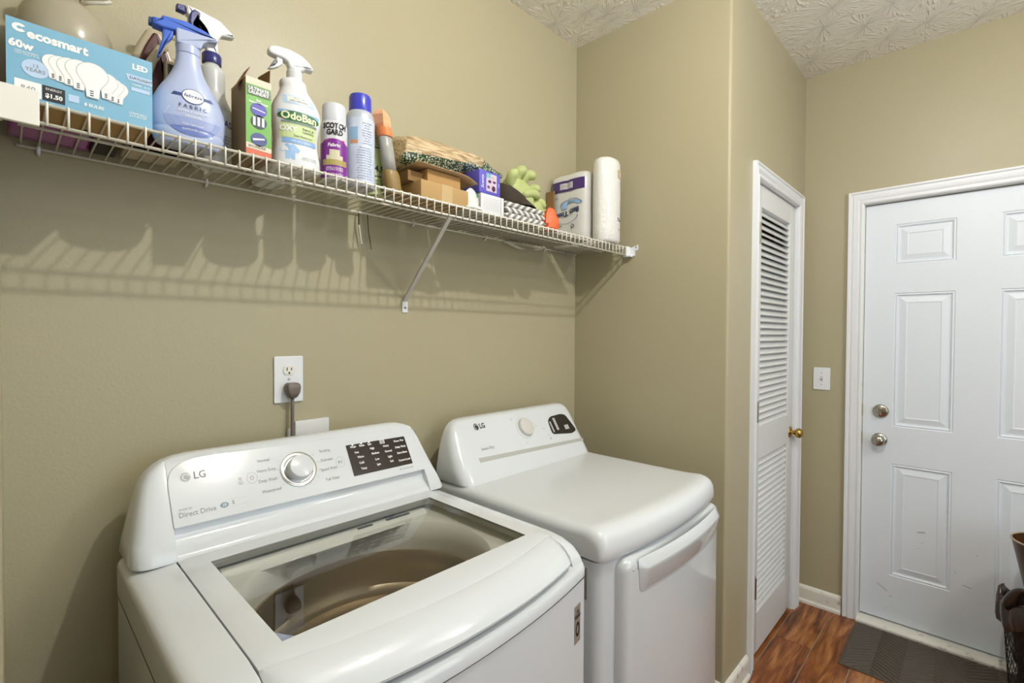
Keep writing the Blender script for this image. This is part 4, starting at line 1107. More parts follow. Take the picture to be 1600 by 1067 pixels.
text('lettering', 'odor eliminator', .0065, f3c, 0, .1560, NAVY, od, world=False)
patch('label_band', f3, -.044, .046, .118, .132, mat('sky_arc', '#8fb6e0', .4), od, 10, 2, world=False)
disc('logo_back', f3b, .0, .119, .046, .0125, mat('logo_green', '#2f6b3e', .4), od, world=False)
text('logo', 'OdoBan', .0235, f3c, .0, .119, mat('logo_yellow', '#e9ecc0', .4), od, world=False, bold=.0008, sx=1.0)
patch('label_strip', f3b, -.038, .040, .103, .108, mat('grey_band2', '#7f8c84', .5), od, 10, 1, world=False)
patch('label_band', f3, -.042, .040, .070, .103, mat('label_lime', '#c9d9a0', .4), od, 10, 4, world=False)
text('lettering', 'OXY', .0165, f3c, -.024, .090, WHITEINK, od, world=False, bold=.0007)
text('lettering', 'Fabric &\nLaundry', .0078, f3c, .020, .091, INKD, od, world=False)
text('lettering', 'Stain Remover', .0072, f3c, .008, .076, INKD, od, world=False)
patch('label_band', f3b, -.036, .038, .058, .069, mat('label_blue2', '#86aee0', .4), od, 10, 2, world=False)
text('lettering', 'with stain fighters', .0062, f3c, .004, .0635, WHITEINK, od, world=False)
shirt = [(-.010, .020), (-.010, .040), (-.003, .036), (.001, .043), (-.013, .056), (-.020, .053), (-.027, .056), (-.041, .043), (-.037, .036), (-.030, .040), (-.030, .020)]
sc0 = (-.020, .040)
mesh('shirt_picture', [f3(*sc0)] + [f3(*p) for p in shirt], [(0, k+1, (k+1) % len(shirt) + 1) for k in range(len(shirt))], mat('shirt_blue', '#9cc0e6', .4), od, world=False)
text('lettering', 'READY TO USE\n32 FL OZ (946 mL)', .0046, f3, .022, .026, INK, od, world=False)

# --- purple and white aerosol
def cyl_map(r, eps=.0005, a0=0.0):
    return lambda u, v: Vector(((r+eps)*sin(u/r + a0), -(r+eps)*cos(u/r + a0), v))
sc_ = thing('aerosol_can', 'white-capped aerosol can with a purple label between two taller bottles', 'aerosol can', (.581, 1.184, LZ), rz=-.42)
MB().lathe([(0, .001), (.030, 0), (.0322, .003), (.0322, .134), (.0305, .142), (.0285, .146), (0, .146)], (0, 0, 0), 'z', 40).build('can', mat('can_white', '#d6d8db', .25, .1, coat=.4), sc_, world=False, autos=40)
MB().lathe([(0, .145), (.0285, .145), (.0288, .147), (.0282, .186), (.0262, .190), (0, .191)], (0, 0, 0), 'z', 40).build('cap', mat('cap_grey_white', '#cfd2d8', .35), sc_, world=False, autos=40)
c1, c2, c3 = cyl_map(.0322), cyl_map(.0322, .0010), cyl_map(.0322, .0015)
PUR = mat('can_purple', '#7d2690', .3, coat=.3)
patch('label', c1, -.048, .048, .004, .090, PUR, sc_, 24, 2, world=False)
disc('label_arc', c1, .0, .090, .030, .009, PUR, sc_, a0=0, a1=pi, world=False)
text('logo', 'SCOTCH\nGARD', .0185, c2, 0, .122, BLACK, sc_, world=False, bold=.0008, sx=.78, shear=.1)
polyd('red_arrow', c2, [(-.022, .098), (-.018, .094), (-.024, .089), (.010, .094), (.026, .094), (.024, .099), (0, .098)], mat('red_orange', '#d8542a', .4), sc_, world=False)
text('lettering', 'Fabric', .012, c2, -.002, .083, WHITEINK, sc_, world=False, bold=.0003, shear=.2)
text('lettering', 'WATER SHIELD', .006, c2, 0, .012, WHITEINK, sc_, world=False)
patch('sofa_picture', c2, -.020, .020, .048, .058, mat('sofa_cream', '#cfc9ad', .5), sc_, 8, 1, world=False)
patch('sofa_picture', c2, -.012, .012, .058, .072, mat('sofa_cream', '#cfc9ad', .5), sc_, 6, 1, world=False)
patch('gold_band', c2, -.030, .032, .034, .048, mat('sofa_gold', '#a89a5a', .5), sc_, 10, 1, world=False)
text('lettering', 'REPELS LIQUIDS\nBLOCKS STAINS', .0058, c2, 0, .025, WHITEINK, sc_, world=False)

# --- blue capped aerosol
bc_ = thing('aerosol_can', 'tall silver-white aerosol can with a bright blue cap', 'aerosol can', (.656, 1.190, LZ), rz=-.5)
MB().lathe([(0, .001), (.034, 0), (.0365, .003), (.0365, .180), (.0345, .190), (.0295, .198), (0, .199)], (0, 0, 0), 'z', 44).build('can', mat('can_silver', '#c3cad6', .28, .25, coat=.4), bc_, world=False, autos=40)
MB().lathe([(0, .1975), (.0285, .1975), (.0290, .200), (.0285, .236), (.0262, .242), (0, .243)], (0, 0, 0), 'z', 40).build('cap', mat('cap_blue', '#3a3fb8', .25, coat=.4), bc_, world=False, autos=40)
c1, c2 = cyl_map(.0365), cyl_map(.0365, .0010)
patch('label', c1, -.056, .056, .010, .176, mat('label_bluewhite', '#c9d2e2', .35, coat=.2), bc_, 26, 2, world=False)
patch('picture', c2, -.026, -.006, .118, .150, mat('pic_sky', '#8fb2cf', .4), bc_, 5, 1, world=False)
patch('picture', c2, -.026, -.006, .108, .117, mat('pic_orange', '#c98d62', .4), bc_, 5, 1, world=False)
for k in range(13): text('small_print', random.choice(['Directions for use shake', 'spray until surface wet', 'keep out of reach', 'avoid contact with eyes', 'store in cool dry place']), .0046, c2, .012, .098 - k*.0065, NAVY, bc_, world=False, sx=.9)
for k in range(9): text('small_print', random.choice(['caution flammable', 'kills germs', 'fresh scent']), .0046, c2, .018, .162 - k*.0065, NAVY, bc_, world=False, sx=.8)

# --- pale green canister
yg = thing('canister', 'slim pale green labelled canister with a white cap behind the blue-capped can', 'canister', (.717, 1.229, LZ), rz=-.5)
MB().lathe([(0, 0), (.0300, 0), (.0312, .003), (.0312, .186), (.029, .190), (0, .191)], (0, 0, 0), 'z', 36).build('can', mat('label_limewhite', '#c8d398', .4), yg, world=False, autos=40)
MB().lathe([(0, .190), (.012, .190), (.012, .208), (.010, .212), (0, .212)], (-.010, -.002, 0), 'z', 24).build('cap', mat('sprayer_white', '#dfdfdc', .3), yg, world=False, autos=40)
c1, c2 = cyl_map(.0312), cyl_map(.0312, .0010)
patch('stripe', c1, -.03, .045, .126, .129, INKD, yg, 14, 1, world=False)
patch('stripe', c1, -.03, .045, .048, .051, INKD, yg, 14, 1, world=False)
text('lettering', '4.5', .022, c2, .016, .070, INKD, yg, world=False, bold=.0005)
for k in range(5): text('small_print', 'removes tough stains', .006, c2, .010, .168 - k*.008, INKD, yg, world=False)
for k in range(3): text('small_print', 'net weight 12 oz', .006, c2, .010, .038 - k*.009, INKD, yg, world=False)

# --- clear tube bottle with orange spout
ot = thing('spout_bottle', 'slim clear bottle with an angular orange spout right of the canister', 'bottle', (.745, 1.172, LZ))
def lean(z): return -.034*(z/.2)
MB().loft([se(lean(z), 0, z, r, r*.9, 2.6, 28) for z, r in ((0, .0225), (.004, .024), (.050, .0235), (.060, .0215), (.062, .020))]).build('base_sleeve', mat('olive_gold', '#8d7443', .4), ot, world=False, autos=45)
MB().loft([se(lean(z), 0, z, r, r*.9, 2.2, 28) for z, r in ((.062, .0185), (.10, .0185), (.148, .0185), (.152, .016))]).build('tube', mat('clear_tube', '#b9bab2', .12, coat=.6, alpha=.75), ot, world=False, smooth=True)
MB().loft([se(lean(z)-.006, .004, z, r, r*.8, 2.2, 20) for z, r in ((.063, .010), (.147, .010))]).build('inner_strip', mat('olive_fill', '#7c7450', .5), ot, world=False, autos=45)
OR = mat('spout_orange', '#e2854c', .35)
MB().loft([se(lean(z), 0, z, r, r, 2.2, 24) for z, r in ((.150, .0195), (.155, .0205), (.172, .0195))]).build('spout_collar', OR, ot, world=False, autos=45)
V = []; 
def sqr(cx, z, a, b, ro): return [Vector((cx + a*cos(ro + pi/4 + k*pi/2)*1.414*.7, b*sin(ro + pi/4 + k*pi/2)*1.414*.7, z)) for k in range(4)]
MB().loft([sqr(lean(.17), .170, .016, .016, .2), sqr(lean(.18)-.001, .182, .022, .020, .3), sqr(lean(.2)-.003, .203, .024, .022, .45), sqr(lean(.215)-.0, .219, .012, .010, .6)]).build('spout', mat('spout_pale', '#f0b184', .35), ot, world=False)

# --- two cardboard boxes
b1 = thing('cardboard_box', 'flat brown cardboard box on the deck, lower of the two', 'box', (.886, 1.19, LZ), group=None)
box('carton', (-.083, -.066, 0), (.090, .066, .049), CARD, b1, world=False, bev=.0015)
box('tape', (-.012, -.0668, .0003), (.028, .0668, .0494), mat('tape', '#bda274', .35), b1, world=False)
b2 = thing('cardboard_box', 'smaller brown cardboard box stacked on the flat box beside the orange spout', 'box', (.890, 1.20, LZ+.0498))
box('carton', (-.052, -.058, 0), (.070, .060, .040), mat('cardboard_warm', '#b08a58', .85), b2, world=False, bev=.0015)
box('open_side', (-.1055, -.04, .0), (-.0525, .058, .028), CARDD, b2, world=False)
ks = thing('kraft_sheet', 'creased kraft paper sheet laid over the stacked cardboard boxes', 'paper', (.90, 1.20, 1.898))
V = []; n_ = 12
for side in (0, .0016):
    for j in range(5):
        for i in range(n_+1):
            x = -.105 + .215*i/n_; yy = -.080 + .15*j/4
            z = .0022 + (-.0 if i < 10 else -.016*((i-9.5)/2.5)**1.3) + .002*sin(i*1.1+j)*.3 + (.0)
            if i < 10: z = max(z, .0008)
            V.append((x, yy, z + side))
F = []; m_ = 5*(n_+1)
for s_ in (0, 1):
    for j in range(4):
        for i in range(n_):
            a = s_*m_ + j*(n_+1)+i; F.append((a, a+1, a+n_+2, a+n_+1))
for i in range(n_): F.append((i, i+1, i+1+m_, i+m_)); q = 4*(n_+1)+i; F.append((q, q+1, q+1+m_, q+m_))
for j in range(4):
    a = j*(n_+1); F.append((a, a+n_+1, a+n_+1+m_, a+m_)); a += n_; F.append((a, a+n_+1, a+n_+1+m_, a+m_))
mesh('sheet', V, F, mat('kraft', '#b79a70', .75), ks, world=False, smooth=True)

# --- burlap rice bag in clear wrap
rbg = thing('burlap_bag', 'folded tan burlap bag with a dark green zigzag band, wrapped in clear plastic', 'bag', (1.0, 1.245, 1.90))
BUR = mat('burlap', '#c0a67c', .7, coat=.35)
nt, N_, L_, b_ = nodes(BUR)
tc_ = N_.new('ShaderNodeTexCoord'); mp_ = N_.new('ShaderNodeMapping'); mp_.inputs['Scale'].default_value = (18, 160, 160); nn = N_.new('ShaderNodeTexNoise'); nn.inputs['Scale'].default_value = 1.0; nn.inputs['Detail'].default_value = 3
L_.new(tc_.outputs['Object'], mp_.inputs[0]); L_.new(mp_.outputs[0], nn.inputs['Vector']); r_ = ramp2(nt, nn.outputs['Fac'], lin('#8d724c'), lin('#cdb68f'), .35, .6); L_.new(r_.outputs[0], b_.inputs['Base Color'])
bp_ = N_.new('ShaderNodeBump'); bp_.inputs['Strength'].default_value = .5; bp_.inputs['Distance'].default_value = .003; L_.new(nn.outputs['Fac'], bp_.inputs['Height']); L_.new(bp_.outputs[0], b_.inputs['Normal'])
GZ = mat('green_zigzag', '#24452a', .45, coat=.4)
nt, N_, L_, b_ = nodes(GZ)
tc_ = N_.new('ShaderNodeTexCoord'); vv_ = N_.new('ShaderNodeTexVoronoi'); vv_.inputs['Scale'].default_value = 150; L_.new(tc_.outputs['Object'], vv_.inputs['Vector'])
r_ = ramp2(nt, vv_.outputs['Distance'], lin('#cdd3bb'), lin('#24402a'), .28, .5); L_.new(r_.outputs[0], b_.inputs['Base Color'])
prof = [(-.215, .008, .078, .072), (-.205, .006, .098, .078), (-.17, .008, .104, .080), (-.10, .016, .110, .080), (-.03, .026, .112, .078), (.04, .045, .116, .074), (.09, .048, .112, .066), (.13, .054, .104, .054), (.165, .062, .096, .044), (.20, .066, .092, .036), (.212, .070, .088, .030)]
rings = []
for i, (x, zl, zh, ry) in enumerate(prof):
    ring = []; zc = (zl+zh)/2; hz = (zh-zl)/2
    for k in range(32):
        a = 2*pi*k/32; c, s = cos(a), sin(a)
        wob = 1 + .05*sin(a*5+i*1.3) + .03*sin(a*9-i)
        ring.append(Vector((x + .004*sin(a*3+i), ry*math.copysign(abs(c)**.75, c)*wob*.95, zc + hz*math.copysign(abs(s)**.8, s)*wob)))
    rings.append(ring)
t = MB().loft(rings)
bagm = mesh('bag_body', t.V, t.F, [BUR, GZ], rbg, world=False, smooth=True)
for p in bagm.data.polygons:
    x = p.center.x; r0 = interp([(a, b, c) for a, b, c, d in prof], x); fr_ = (p.center.z - r0[0])/(r0[1]-r0[0])
    if p.center.y < .01 and (.06 < fr_ < .40 or (x > .075 and fr_ < .80)): p.material_index = 1
for k, (x, w_) in enumerate(((-.19, .010), (-.12, .006), (.03, .005), (.15, .012))):
    r0 = interp([(a, b, c, d) for a, b, c, d in prof], x); zc = (r0[0]+r0[1])/2; hz = (r0[1]-r0[0])/2
    pts = [(x + .012*sin(q*1.1+k), r0[2]*1.0*cos(radians(190 + q*16))*1.0, zc + hz*1.05*sin(radians(200 - q*14))) for q in range(7)]
    MB().tube([(a, -abs(b) - .003, c) for a, b, c in pts], [.0008 + .0008*(q % 2) for q in range(7)], 5).build('plastic_crease', mat('clear_crease', '#e6e4da', .15, coat=.6), rbg, world=False, smooth=True)

# --- purple box on a white one
wx = thing('white_box', 'white box with a ruled label under the purple box', 'box', (1.085, 1.195, LZ+.0012))
bxx = box('carton', (-.050, -.063, 0), (.051, .06, .0600), mat('box_white', '#d9dadb', .5), wx, world=False, bev=.001)
wf_ = lambda u, v: Vector((u, -.0636, v))
for k in range(7): polyd('label_line', wf_, [(-.042, .012 + k*.006), (.030, .012 + k*.006), (.030, .0126 + k*.006), (-.042, .0126 + k*.006)], INK, wx, world=False)
polyd('label_edge', wf_, [(.036, .002), (.0372, .002), (.0372, .058), (.036, .058)], INKD, wx, world=False)
pb = thing('purple_box', 'purple and lilac box with a picture label on the white box', 'box', (1.076, 1.192, LZ+.0618))
PRP = mat('box_purple', '#5a55b8', .45)
box('carton', (-.0465, -.058, 0), (.0465, .05, .0735), PRP, pb, world=False, bev=.004)
pf1 = lambda u, v: Vector((u, -.0587, v)); pf2 = lambda u, v: Vector((u, -.0592, v))
polyd('picture', pf1, [(-.018, .010), (.028, .010), (.028, .066), (-.018, .066)], mat('picture_pale', '#cdbfd0', .5), pb, world=False)
polyd('picture_part', pf2, [(-.018, .052), (.004, .052), (.002, .066), (-.018, .066)], mat('pic_teal', '#7fb2bd', .5), pb, world=False)
for (a, b, c, d, col) in ((-.010, .004, .036, .046, '#4a2a56'), (.010, .024, .038, .046, '#5a2a4a'), (-.014, -.002, .018, .028, '#6a4a70'), (.006, .022, .012, .030, '#4a1f3a'), (.006, .018, .050, .060, '#d9a690')):
    disc('picture_part', pf2, (a+b)/2, (c+d)/2, (b-a)/2, (d-c)/2, mat('pic' + col, col, .5), pb, world=False)
text('lettering', 'Scents', .016, pf1, -.033, .036, WHITEINK, pb, world=False, rot=pi/2, shear=.2)
text('lettering', 'soft', .008, pf1, .037, .036, WHITEINK, pb, world=False, rot=pi/2)
# --- crumpled white packet
cp_ = thing('crumpled_packet', 'crumpled white plastic packet with a green mark in front of the purple box', 'packet', (1.000, 1.132, LZ+.001))
rings = []
for j, (z, r) in enumerate(((0, .033), (.003, .038), (.008, .034), (.016, .024), (.026, .025), (.038, .026), (.050, .021), (.058, .012), (.063, .003))):
    rings.append([Vector((r*cos(2*pi*k/18)*(1 + .13*sin(k*2.3+j*1.7)) - .001*j, .42*r*sin(2*pi*k/18)*(1 + .13*sin(k*3.1+j)), z + .0015*sin(k*2+j)*(j > 0))) for k in range(18)])
ck = MB().loft(rings).build('wrapper', mat('packet_white', '#dcdcd6', .3, coat=.3), cp_, world=False, autos=30)
MB().tube([(.004, -.0105, .050), (.009, -.0115, .046), (.011, -.0105, .040), (.008, -.0105, .036)], .0018, 6).build('green_mark', mat('mark_green', '#2f8a56', .5), cp_, world=False)

# --- striped cloth, folded
ch = thing('folded_cloth', 'folded grey and white zigzag-striped cloth on the shelf right of the purple box', 'cloth', (1.245, 1.235, LZ+.0012))
CHV = mat('chevron_cloth', '#cfcdc6', .85)
nt, N_, L_, b_ = nodes(CHV)
tc_ = N_.new('ShaderNodeTexCoord'); sx_ = N_.new('ShaderNodeSeparateXYZ'); L_.new(tc_.outputs['Object'], sx_.inputs[0])
def mth(op, a, b=None, c=None):
    q = N_.new('ShaderNodeMath'); q.operation = op
    for i, v in enumerate((a, b, c)):
        if v is None: continue
        if isinstance(v, (int, float)): q.inputs[i].default_value = v
        else: L_.new(v, q.inputs[i])
    return q.outputs[0]
yz = mth('ADD', mth('MULTIPLY', sx_.outputs['Y'], .6), sx_.outputs['Z'])
zig = mth('PINGPONG', yz, .024)
v = mth('ADD', sx_.outputs['X'], mth('MULTIPLY', zig, 1.2))
fr2 = mth('FRACT', mth('DIVIDE', v, .030))
st_ = mth('GREATER_THAN', fr2, .5)
r_ = ramp2(nt, st_, lin('#7d7d7a'), lin('#d8d6cf'), .45, .55); L_.new(r_.outputs[0], b_.inputs['Base Color'])
for lay, (z0, z1) in enumerate(((0.0, .020), (.0202, .040), (.0402, .059))):
    rings = []
    for k in range(25):
        x = -.103 + .200*k/24; e = min(1, min(k, 24-k)/2 + .35)
        rings.append([Vector((x + .002*sin(j), p.x, max(z0, min(z1, (z0+z1)/2 + (p.y)*e + .0006*sin(k*.9+j)*(lay == 2))))) for j, p in enumerate(rpoly([(-.108 + lay*.003, -(z1-z0)/2), (.085, -(z1-z0)/2), (.085, (z1-z0)/2), (-.108 + lay*.003, (z1-z0)/2)], .009, 5))])
    MB().loft(rings).build('fold', CHV, ch, world=False, autos=60)
# --- dark cap
hat = thing('cap', 'dark brown fabric cap lying on the striped cloth', 'hat', (1.255, 1.225, LZ+.061))
HT = add_noise_bump(mat('hat_cloth', '#352c20', .9), 300, .3, .001)
rings = []
for (z, rx, ry, cx) in ((0, .072, .070, -.008), (.003, .080, .078, -.008), (.022, .080, .076, -.010), (.045, .072, .068, -.020), (.062, .054, .052, -.030), (.076, .032, .034, -.040), (.082, .010, .012, -.045)):
    rings.append([Vector((p.x, p.y*(1 + .04*sin(i*.9)), max(0, z + .0025*sin(i*.7+z*60)*(z > .01)))) for i, p in enumerate(se(cx, 0, z, rx, ry, 2, 36))])
MB().loft(rings).build('crown', HT, hat, world=False, smooth=True)
br = MB(); top = []; bot = []
for k in range(17):
    a = radians(-100 + 140*k/16)
    for (r_, lst) in ((1, top),): pass
V = []; nb = 16
for lay in (0, .0025):
    for j in range(4):
        for k in range(nb+1):
            a = radians(-105 + 120*k/nb); t_ = j/3
            rr = .074 + .030*t_*sin(pi*k/nb)**.6
            V.append(((rr)*cos(a) - .006, (rr)*.95*sin(a), .030 - .026*t_*1.0 + lay - .0*k))
F = []; mm = 4*(nb+1)
for s_ in (0, 1):
    for j in range(3):
        for k in range(nb): q = s_*mm + j*(nb+1)+k; F.append((q, q+1, q+nb+2, q+nb+1))
for k in range(nb): q = 3*(nb+1)+k; F.append((q, q+1, q+1+mm, q+mm))
mesh('brim', V, F, HT, hat, world=False, smooth=True)

# --- yellow-green rubber gloves
gv = thing('rubber_gloves', 'bundle of pale yellow-green rubber gloves behind the dark cap', 'gloves', (1.42, 1.300, LZ+.001))
GLV = mat('glove_green', '#b3bd7c', .55)
t = MB()
def lump(c, r, sd, mb_, tilt=0):
    rings = []
    for j in range(1, 14):
        th = pi*j/14
        rings.append([Vector((c[0] + tilt*(-cos(th)) + r[0]*sin(th)*cos(2*pi*k/24)*(1 + .10*sin(3*2*pi*k/24 + sd + j*.6)), c[1] + r[1]*sin(th)*sin(2*pi*k/24)*(1 + .10*sin(4*2*pi*k/24 + sd - j*.5)), max(0, c[2] - r[2]*cos(th)))) for k in range(24)])
    mb_.loft(rings)
lump((.035, .0, .085), (.075, .060, .086), 1, t); t.build('cuff', GLV, gv, world=False, smooth=True)
t = MB(); lump((-.045, .0, .135), (.075, .060, .085), 3, t, -.02); t.build('palm', GLV, gv, world=False, smooth=True)
for pts, r in (([(-.10, -.02, .17), (-.125, -.035, .205), (-.095, -.050, .222)], .020), ([(-.07, -.01, .19), (-.075, -.03, .245), (-.045, -.050, .232)], .021), ([(-.03, -.005, .20), (-.02, -.03, .248), (.012, -.045, .222)], .020), ([(.0, 0, .17), (.035, -.025, .205), (.036, -.040, .175)], .018), ([(.0, -.02, .13), (.055, -.045, .150), (.062, -.045, .112)], .017), ([(.045, -.015, .09), (.088, -.035, .095), (.092, -.03, .055)], .017), ([(-.06, -.04, .14), (-.02, -.065, .165), (.02, -.055, .145)], .017)):
    a, b, c = [Vector(p) for p in pts]
    q = [a*(1-s)**2 + b*2*s*(1-s) + c*s*s for s in [i/7 for i in range(8)]]
    MB().tube(q, [r*.95, r, r*1.03, r*.97, r*1.04, r, r*.85, r*.45], 12).build('finger', GLV, gv, world=False, smooth=True)
# --- orange bag
og = thing('orange_bag', 'crumpled bright orange bag between the striped cloth and the tissue pack', 'bag', (1.395, 1.150, LZ+.001))
t = MB(); rings = []
for j, (z, r) in enumerate(((0, .028), (.004, .034), (.02, .036), (.04, .033), (.058, .026), (.070, .022), (.080, .010))):
    rings.append([Vector((r*cos(2*pi*k/20)*(1 + .12*sin(k*2.7+j)), .8*r*sin(2*pi*k/20)*(1 + .12*sin(k*1.9+j*2)), z + .002*sin(k*3+j)*(j > 0))) for k in range(20)])
t.loft(rings).build('bag_body', mat('bag_orange', '#e06a3a', .5), og, world=False, autos=30)
# --- thin brown board
bd = thing('cardboard_sheet', 'thin brown cardboard sheet standing on edge left of the tissue pack', 'cardboard', (1.674, 1.375, LZ))
box('board', (-.004, -.018, 0), (.004, .024, .245), CARDD, bd, world=False)
# --- bath tissue pack
tp_ = thing('tissue_pack', 'plastic-wrapped bath tissue pack with a purple band, printed upside down', 'toilet paper', (1.778, 1.300, LZ+.0))
WRAP = add_noise_bump(mat('tissue_wrap', '#dcdcd8', .35, coat=.5), 28, .35, .004, 2)
rings = []
HT_ = .318
for z, d in ((0, .018), (.004, .008), (.015, .001), (.05, 0), (.15, .002), (.25, 0), (.295, .002), (.308, .010), (.316, .026), (HT_, .05)):
    ring = []
    pts = rpoly([(-.088, -.098), (.088, -.098), (.088, .098), (-.088, .098)], .040, 6)
    for p in offs(pts, d):
        s = 1
        if abs(p.x) > .06 and abs(p.y) < .03: s = 1 - .05*(1 - abs(p.y)/.03)
        ring.append(Vector((p.x*s, p.y, z)))
    rings.append(ring)
# extra points on the sides so the groove between the rolls shows
def side_ring(z, d):
    ring = []; R = .0485
    for k in range(64):
        a = 2*pi*k/64 + pi
        c, s = cos(a), sin(a)
        x = math.copysign(abs(c)**.36, c)*(.088-d); yv = math.copysign(abs(s)**.36, s)*(.102-d)
        g = .006*math.exp(-(yv/.012)**2) if abs(x) > .07 else 0
        x -= math.copysign(g, x); ring.append(Vector((x, yv, z)))
    return ring
MB().loft([side_ring(z, d) for z, d in ((0, .016), (.004, .006), (.014, 0), (.06, .001), (.11, 0), (.16, .002), (.22, 0), (.28, .001), (.302, .003), (.312, .014), (HT_, .04))]).build('wrapped_rolls', WRAP, tp_, world=False, smooth=True)
def tf_(eps=.0010):
    def f(u, v):   # u: 0..1 from the wall towards the room
        yv = .102 - u*.204; q = min(.999, abs(yv)/.102)
        x = .088*(1 - q**(1/.18))**(.18)
        g = .006*math.exp(-(yv/.012)**2)
        return Vector((-(x - g) - eps, yv, v))
    return f
tf1, tf2, tf3 = tf_(.0016), tf_(.0022), tf_(.0028)
patch('purple_band', tf1, .10, .93, .236, .283, mat('band_purple', '#43286b', .35, coat=.4), tp_, 24, 2, world=False)
patch('band_label', tf2, .32, .66, .246, .272, mat('label_greywhite', '#c9c7cc', .5), tp_, 12, 2, world=False)
text('label_text', '12 ROLLS', .012, lambda u, v: tf3(u/.196, v), .096, .259, INK, tp_, world=False, rot=pi)
SWB = mat('swoosh_blue', '#8fb4dd', .4)
disc('swoosh', lambda u, v: tf1(u/.196, v), .120, .172, .050, .024, SWB, tp_, a0=.15, a1=pi+.6, r_in=.55, world=False)
disc('swoosh', lambda u, v: tf1(u/.196, v), .088, .128, .066, .032, NAVY, tp_, a0=pi, a1=2*pi, r_in=.955, nr=1, world=False)
disc('swoosh', lambda u, v: tf2(u/.196, v), .120, .174, .054, .027, NAVY, tp_, a0=.1, a1=pi, r_in=.94, nr=1, world=False)
text('logo', 'Bath Tissue', .030, lambda u, v: tf3(u/.204, v), .100, .142, mat('logo_navy', '#242e5e', .4), tp_, world=False, rot=pi+.16, bold=.0010, sx=.98, shear=.15)
text('lettering', 'septic safe', .012, lambda u, v: tf2(u/.196, v), .05, .088, INKD, tp_, world=False, rot=pi)
polyd('diamond_mark', lambda u, v: tf2(u/.196, v), [(.128, .093), (.137, .083), (.128, .073), (.119, .083)], INKD, tp_, world=False)
polyd('diamond_mark', lambda u, v: tf3(u/.196, v), [(.128, .088), (.1325, .083), (.128, .078), (.1235, .083)], WHITEINK, tp_, world=False)
text('lettering', '2 ply', .012, lambda u, v: tf2(u/.196, v), .045, .212, INK, tp_, world=False, rot=pi)
# --- paper towel roll
pt = thing('paper_towel_roll', 'wrapped white embossed paper towel roll at the right end of the shelf', 'paper towels', (1.760, 1.145, LZ))
TW = mat('towel_wrap', '#dfdfda', .4, coat=.4)
nt, N_, L_, b_ = nodes(TW)
tc_ = N_.new('ShaderNodeTexCoord'); wv_ = N_.new('ShaderNodeTexVoronoi'); wv_.inputs['Scale'].default_value = 70; L_.new(tc_.outputs['Object'], wv_.inputs['Vector'])
bp_ = N_.new('ShaderNodeBump'); bp_.inputs['Strength'].default_value = .35; bp_.inputs['Distance'].default_value = .003; L_.new(wv_.outputs['Distance'], bp_.inputs['Height']); L_.new(bp_.outputs[0], b_.inputs['Normal'])
rings = []
for z, r in ((0, .056), (.003, .064), (.012, .0695), (.05, .0700), (.12, .0695), (.20, .0702), (.28, .0697), (.328, .0680), (.344, .060), (.352, .042), (.357, .012)):
    rings.append([Vector((r*cos(2*pi*k/48)*(1 + .006*sin(k*1.3)), r*sin(2*pi*k/48)*.72*(1 + .006*sin(k*1.3)), z)) for k in range(48)])
MB().loft(rings).build('wrapped_roll', TW, pt, world=False, smooth=True)
ce = lambda e: (lambda u, v: Vector(((.0703+e)*sin(u/.0703), -(.0703*.72+e)*cos(u/.0703), v)))
patch('gold_label', ce(.001), .006, .040, .268, .300, mat('label_gold', '#c9b27a', .4), pt, 8, 2, world=False)
patch('gold_label', ce(.0016), .018, .040, .276, .292, mat('label_greywhite', '#c9c7cc', .5), pt, 6, 1, world=False)
text('logo', 'Towels', .020, ce(.0014), .032, .095, mat('logo_navy', '#242e5e', .4), pt, world=False, shear=.2, bold=.0004)
text('lettering', '2 ply sheets', .009, ce(.0014), .030, .055, INKD, pt, world=False)
text('lettering', 'select a size', .006, ce(.0014), .030, .245, INK, pt, world=False)
# --- sheet of film on the deck and a paper hanging below
flm = thing('plastic_sheet', 'grey-white plastic sheet lying flat on the wire deck under cloth and boxes', 'plastic sheet', (1.30, 1.26, ZD))
box('film', (-.27, -.095, .0001), (.365, .125, .0009), mat('film_grey', '#a9a7a2', .5), flm, world=False)
for o in ('x',): pass
hp_ = thing('paper_sheet', 'small white paper sheet hanging below the back edge of the shelf', 'paper', (1.49, 1.375, 1.79))
V = []
for lay in (0, .0006):
    for j in range(3):
        for i in range(9):
            V.append((-.10 + .2*i/8, -.020 + .034*j/2, .004 - .016*sin(pi*i/8)**1.5 - (.010 if i == 8 else 0) - .004*(j == 0) + lay))
F = []
for s_ in (0, 1):
    for j in range(2):
        for i in range(8): q = s_*27 + j*9 + i; F.append((q, q+1, q+10, q+9))
for i in range(8): F.append((i, i+1, i+28, i+27)); F.append((18+i, 19+i, 46+i, 45+i))
mesh('sheet', V, F, PAPERW, hp_, world=False)
hc = thing('hanging_cable', 'thin dark cable pair hanging through the shelf beneath the aerosol cans', 'cable', (.77, 1.385, 1.80))
MB().tube([(-.012, 0, -.004), (-.010, .002, -.05), (.0, .004, -.10)], .0016, 6).build('cable', BLACK, hc, world=False)
MB().tube([(.018, 0, -.004), (.022, .002, -.05), (.034, .004, -.11)], .0012, 6).build('cable', BLACK, hc, world=False)
MB().tube([(-.0105, .0005, -.04), (.0, .003, -.098)], .0026, 6).build('white_tip', mat('cord_white', '#d8d5cc', .4), hc, world=False)

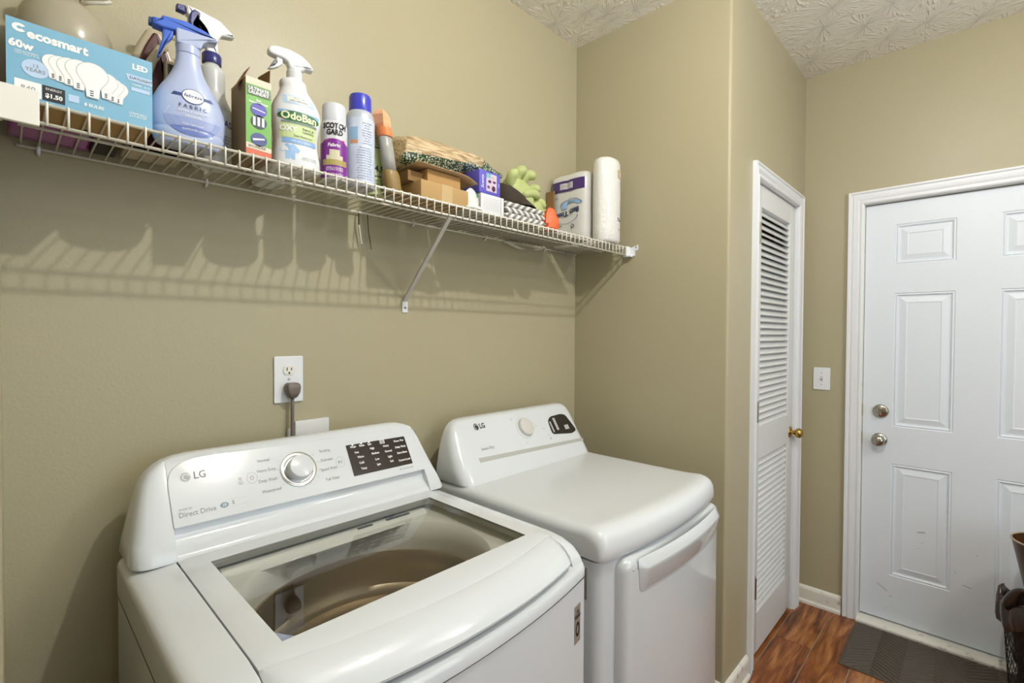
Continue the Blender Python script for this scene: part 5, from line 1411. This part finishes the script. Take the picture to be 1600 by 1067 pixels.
# ------------------------------------------------------------------ ceiling lamp (outside the frame, seen only as reflections)
cl_ = thing('ceiling_light', 'round flush ceiling light in the middle of the room', 'ceiling light', (.84, .09, HC))
MB().lathe([(0, 0), (.10, 0), (.10, -.012), (.095, -.02), (0, -.02)], (0, 0, 0), 'z', 40).build('canopy', TRIM, cl_, world=False, autos=40)
LG_ = bpy.data.materials.new('lamp_glass'); LG_.use_nodes = True
nt = LG_.node_tree; nt.nodes.clear()
o_ = nt.nodes.new('ShaderNodeOutputMaterial'); mx = nt.nodes.new('ShaderNodeMixShader'); tr = nt.nodes.new('ShaderNodeBsdfTransparent'); em = nt.nodes.new('ShaderNodeEmission')
mx.inputs[0].default_value = .35; em.inputs[0].default_value = (1, .93, .83, 1); em.inputs[1].default_value = 10.0
nt.links.new(tr.outputs[0], mx.inputs[1]); nt.links.new(em.outputs[0], mx.inputs[2]); nt.links.new(mx.outputs[0], o_.inputs[0])
MB().lathe([(.165, -.022), (.17, -.05), (.165, -.10), (.14, -.145), (.09, -.168), (.03, -.176), (.0, -.177)], (0, 0, 0), 'z', 40, cap=False).build('glass_bowl', LG_, cl_, world=False, smooth=True)
MB().lathe([(0, -.198), (.010, -.195), (.016, -.186), (.012, -.178), (0, -.176)], (0, 0, 0), 'z', 20).build('finial', NICKEL, cl_, world=False, smooth=True)
MB().lathe([(.160, -.018), (.176, -.018), (.176, -.030), (.160, -.030), (.160, -.018)], (0, 0, 0), 'z', 40, cap=False).build('rim_ring', NICKEL, cl_, world=False, autos=40)

gl2 = thing('fill_globe', 'added unseen globe fill light nearer the exterior door', 'ceiling light', (1.75, -.85, HC))  # out-of-view globe added to go with the fill lamp
MB().lathe([(0, 0), (.06, 0), (.06, -.012), (.02, -.03), (0, -.03)], (0, 0, 0), 'z', 32).build('canopy', TRIM, gl2, world=False, autos=40)
MB().tube([(0, 0, -.02), (0, 0, -.215)], .006, 10).build('stem', TRIM, gl2, world=False)
MB().lathe([(.03*0 + .115*sin(pi*k/16), -.34 + .125*cos(pi*k/16)) for k in range(1, 16)], (0, 0, 0), 'z', 32, cap=False).build('globe', LG_, gl2, world=False, smooth=True)
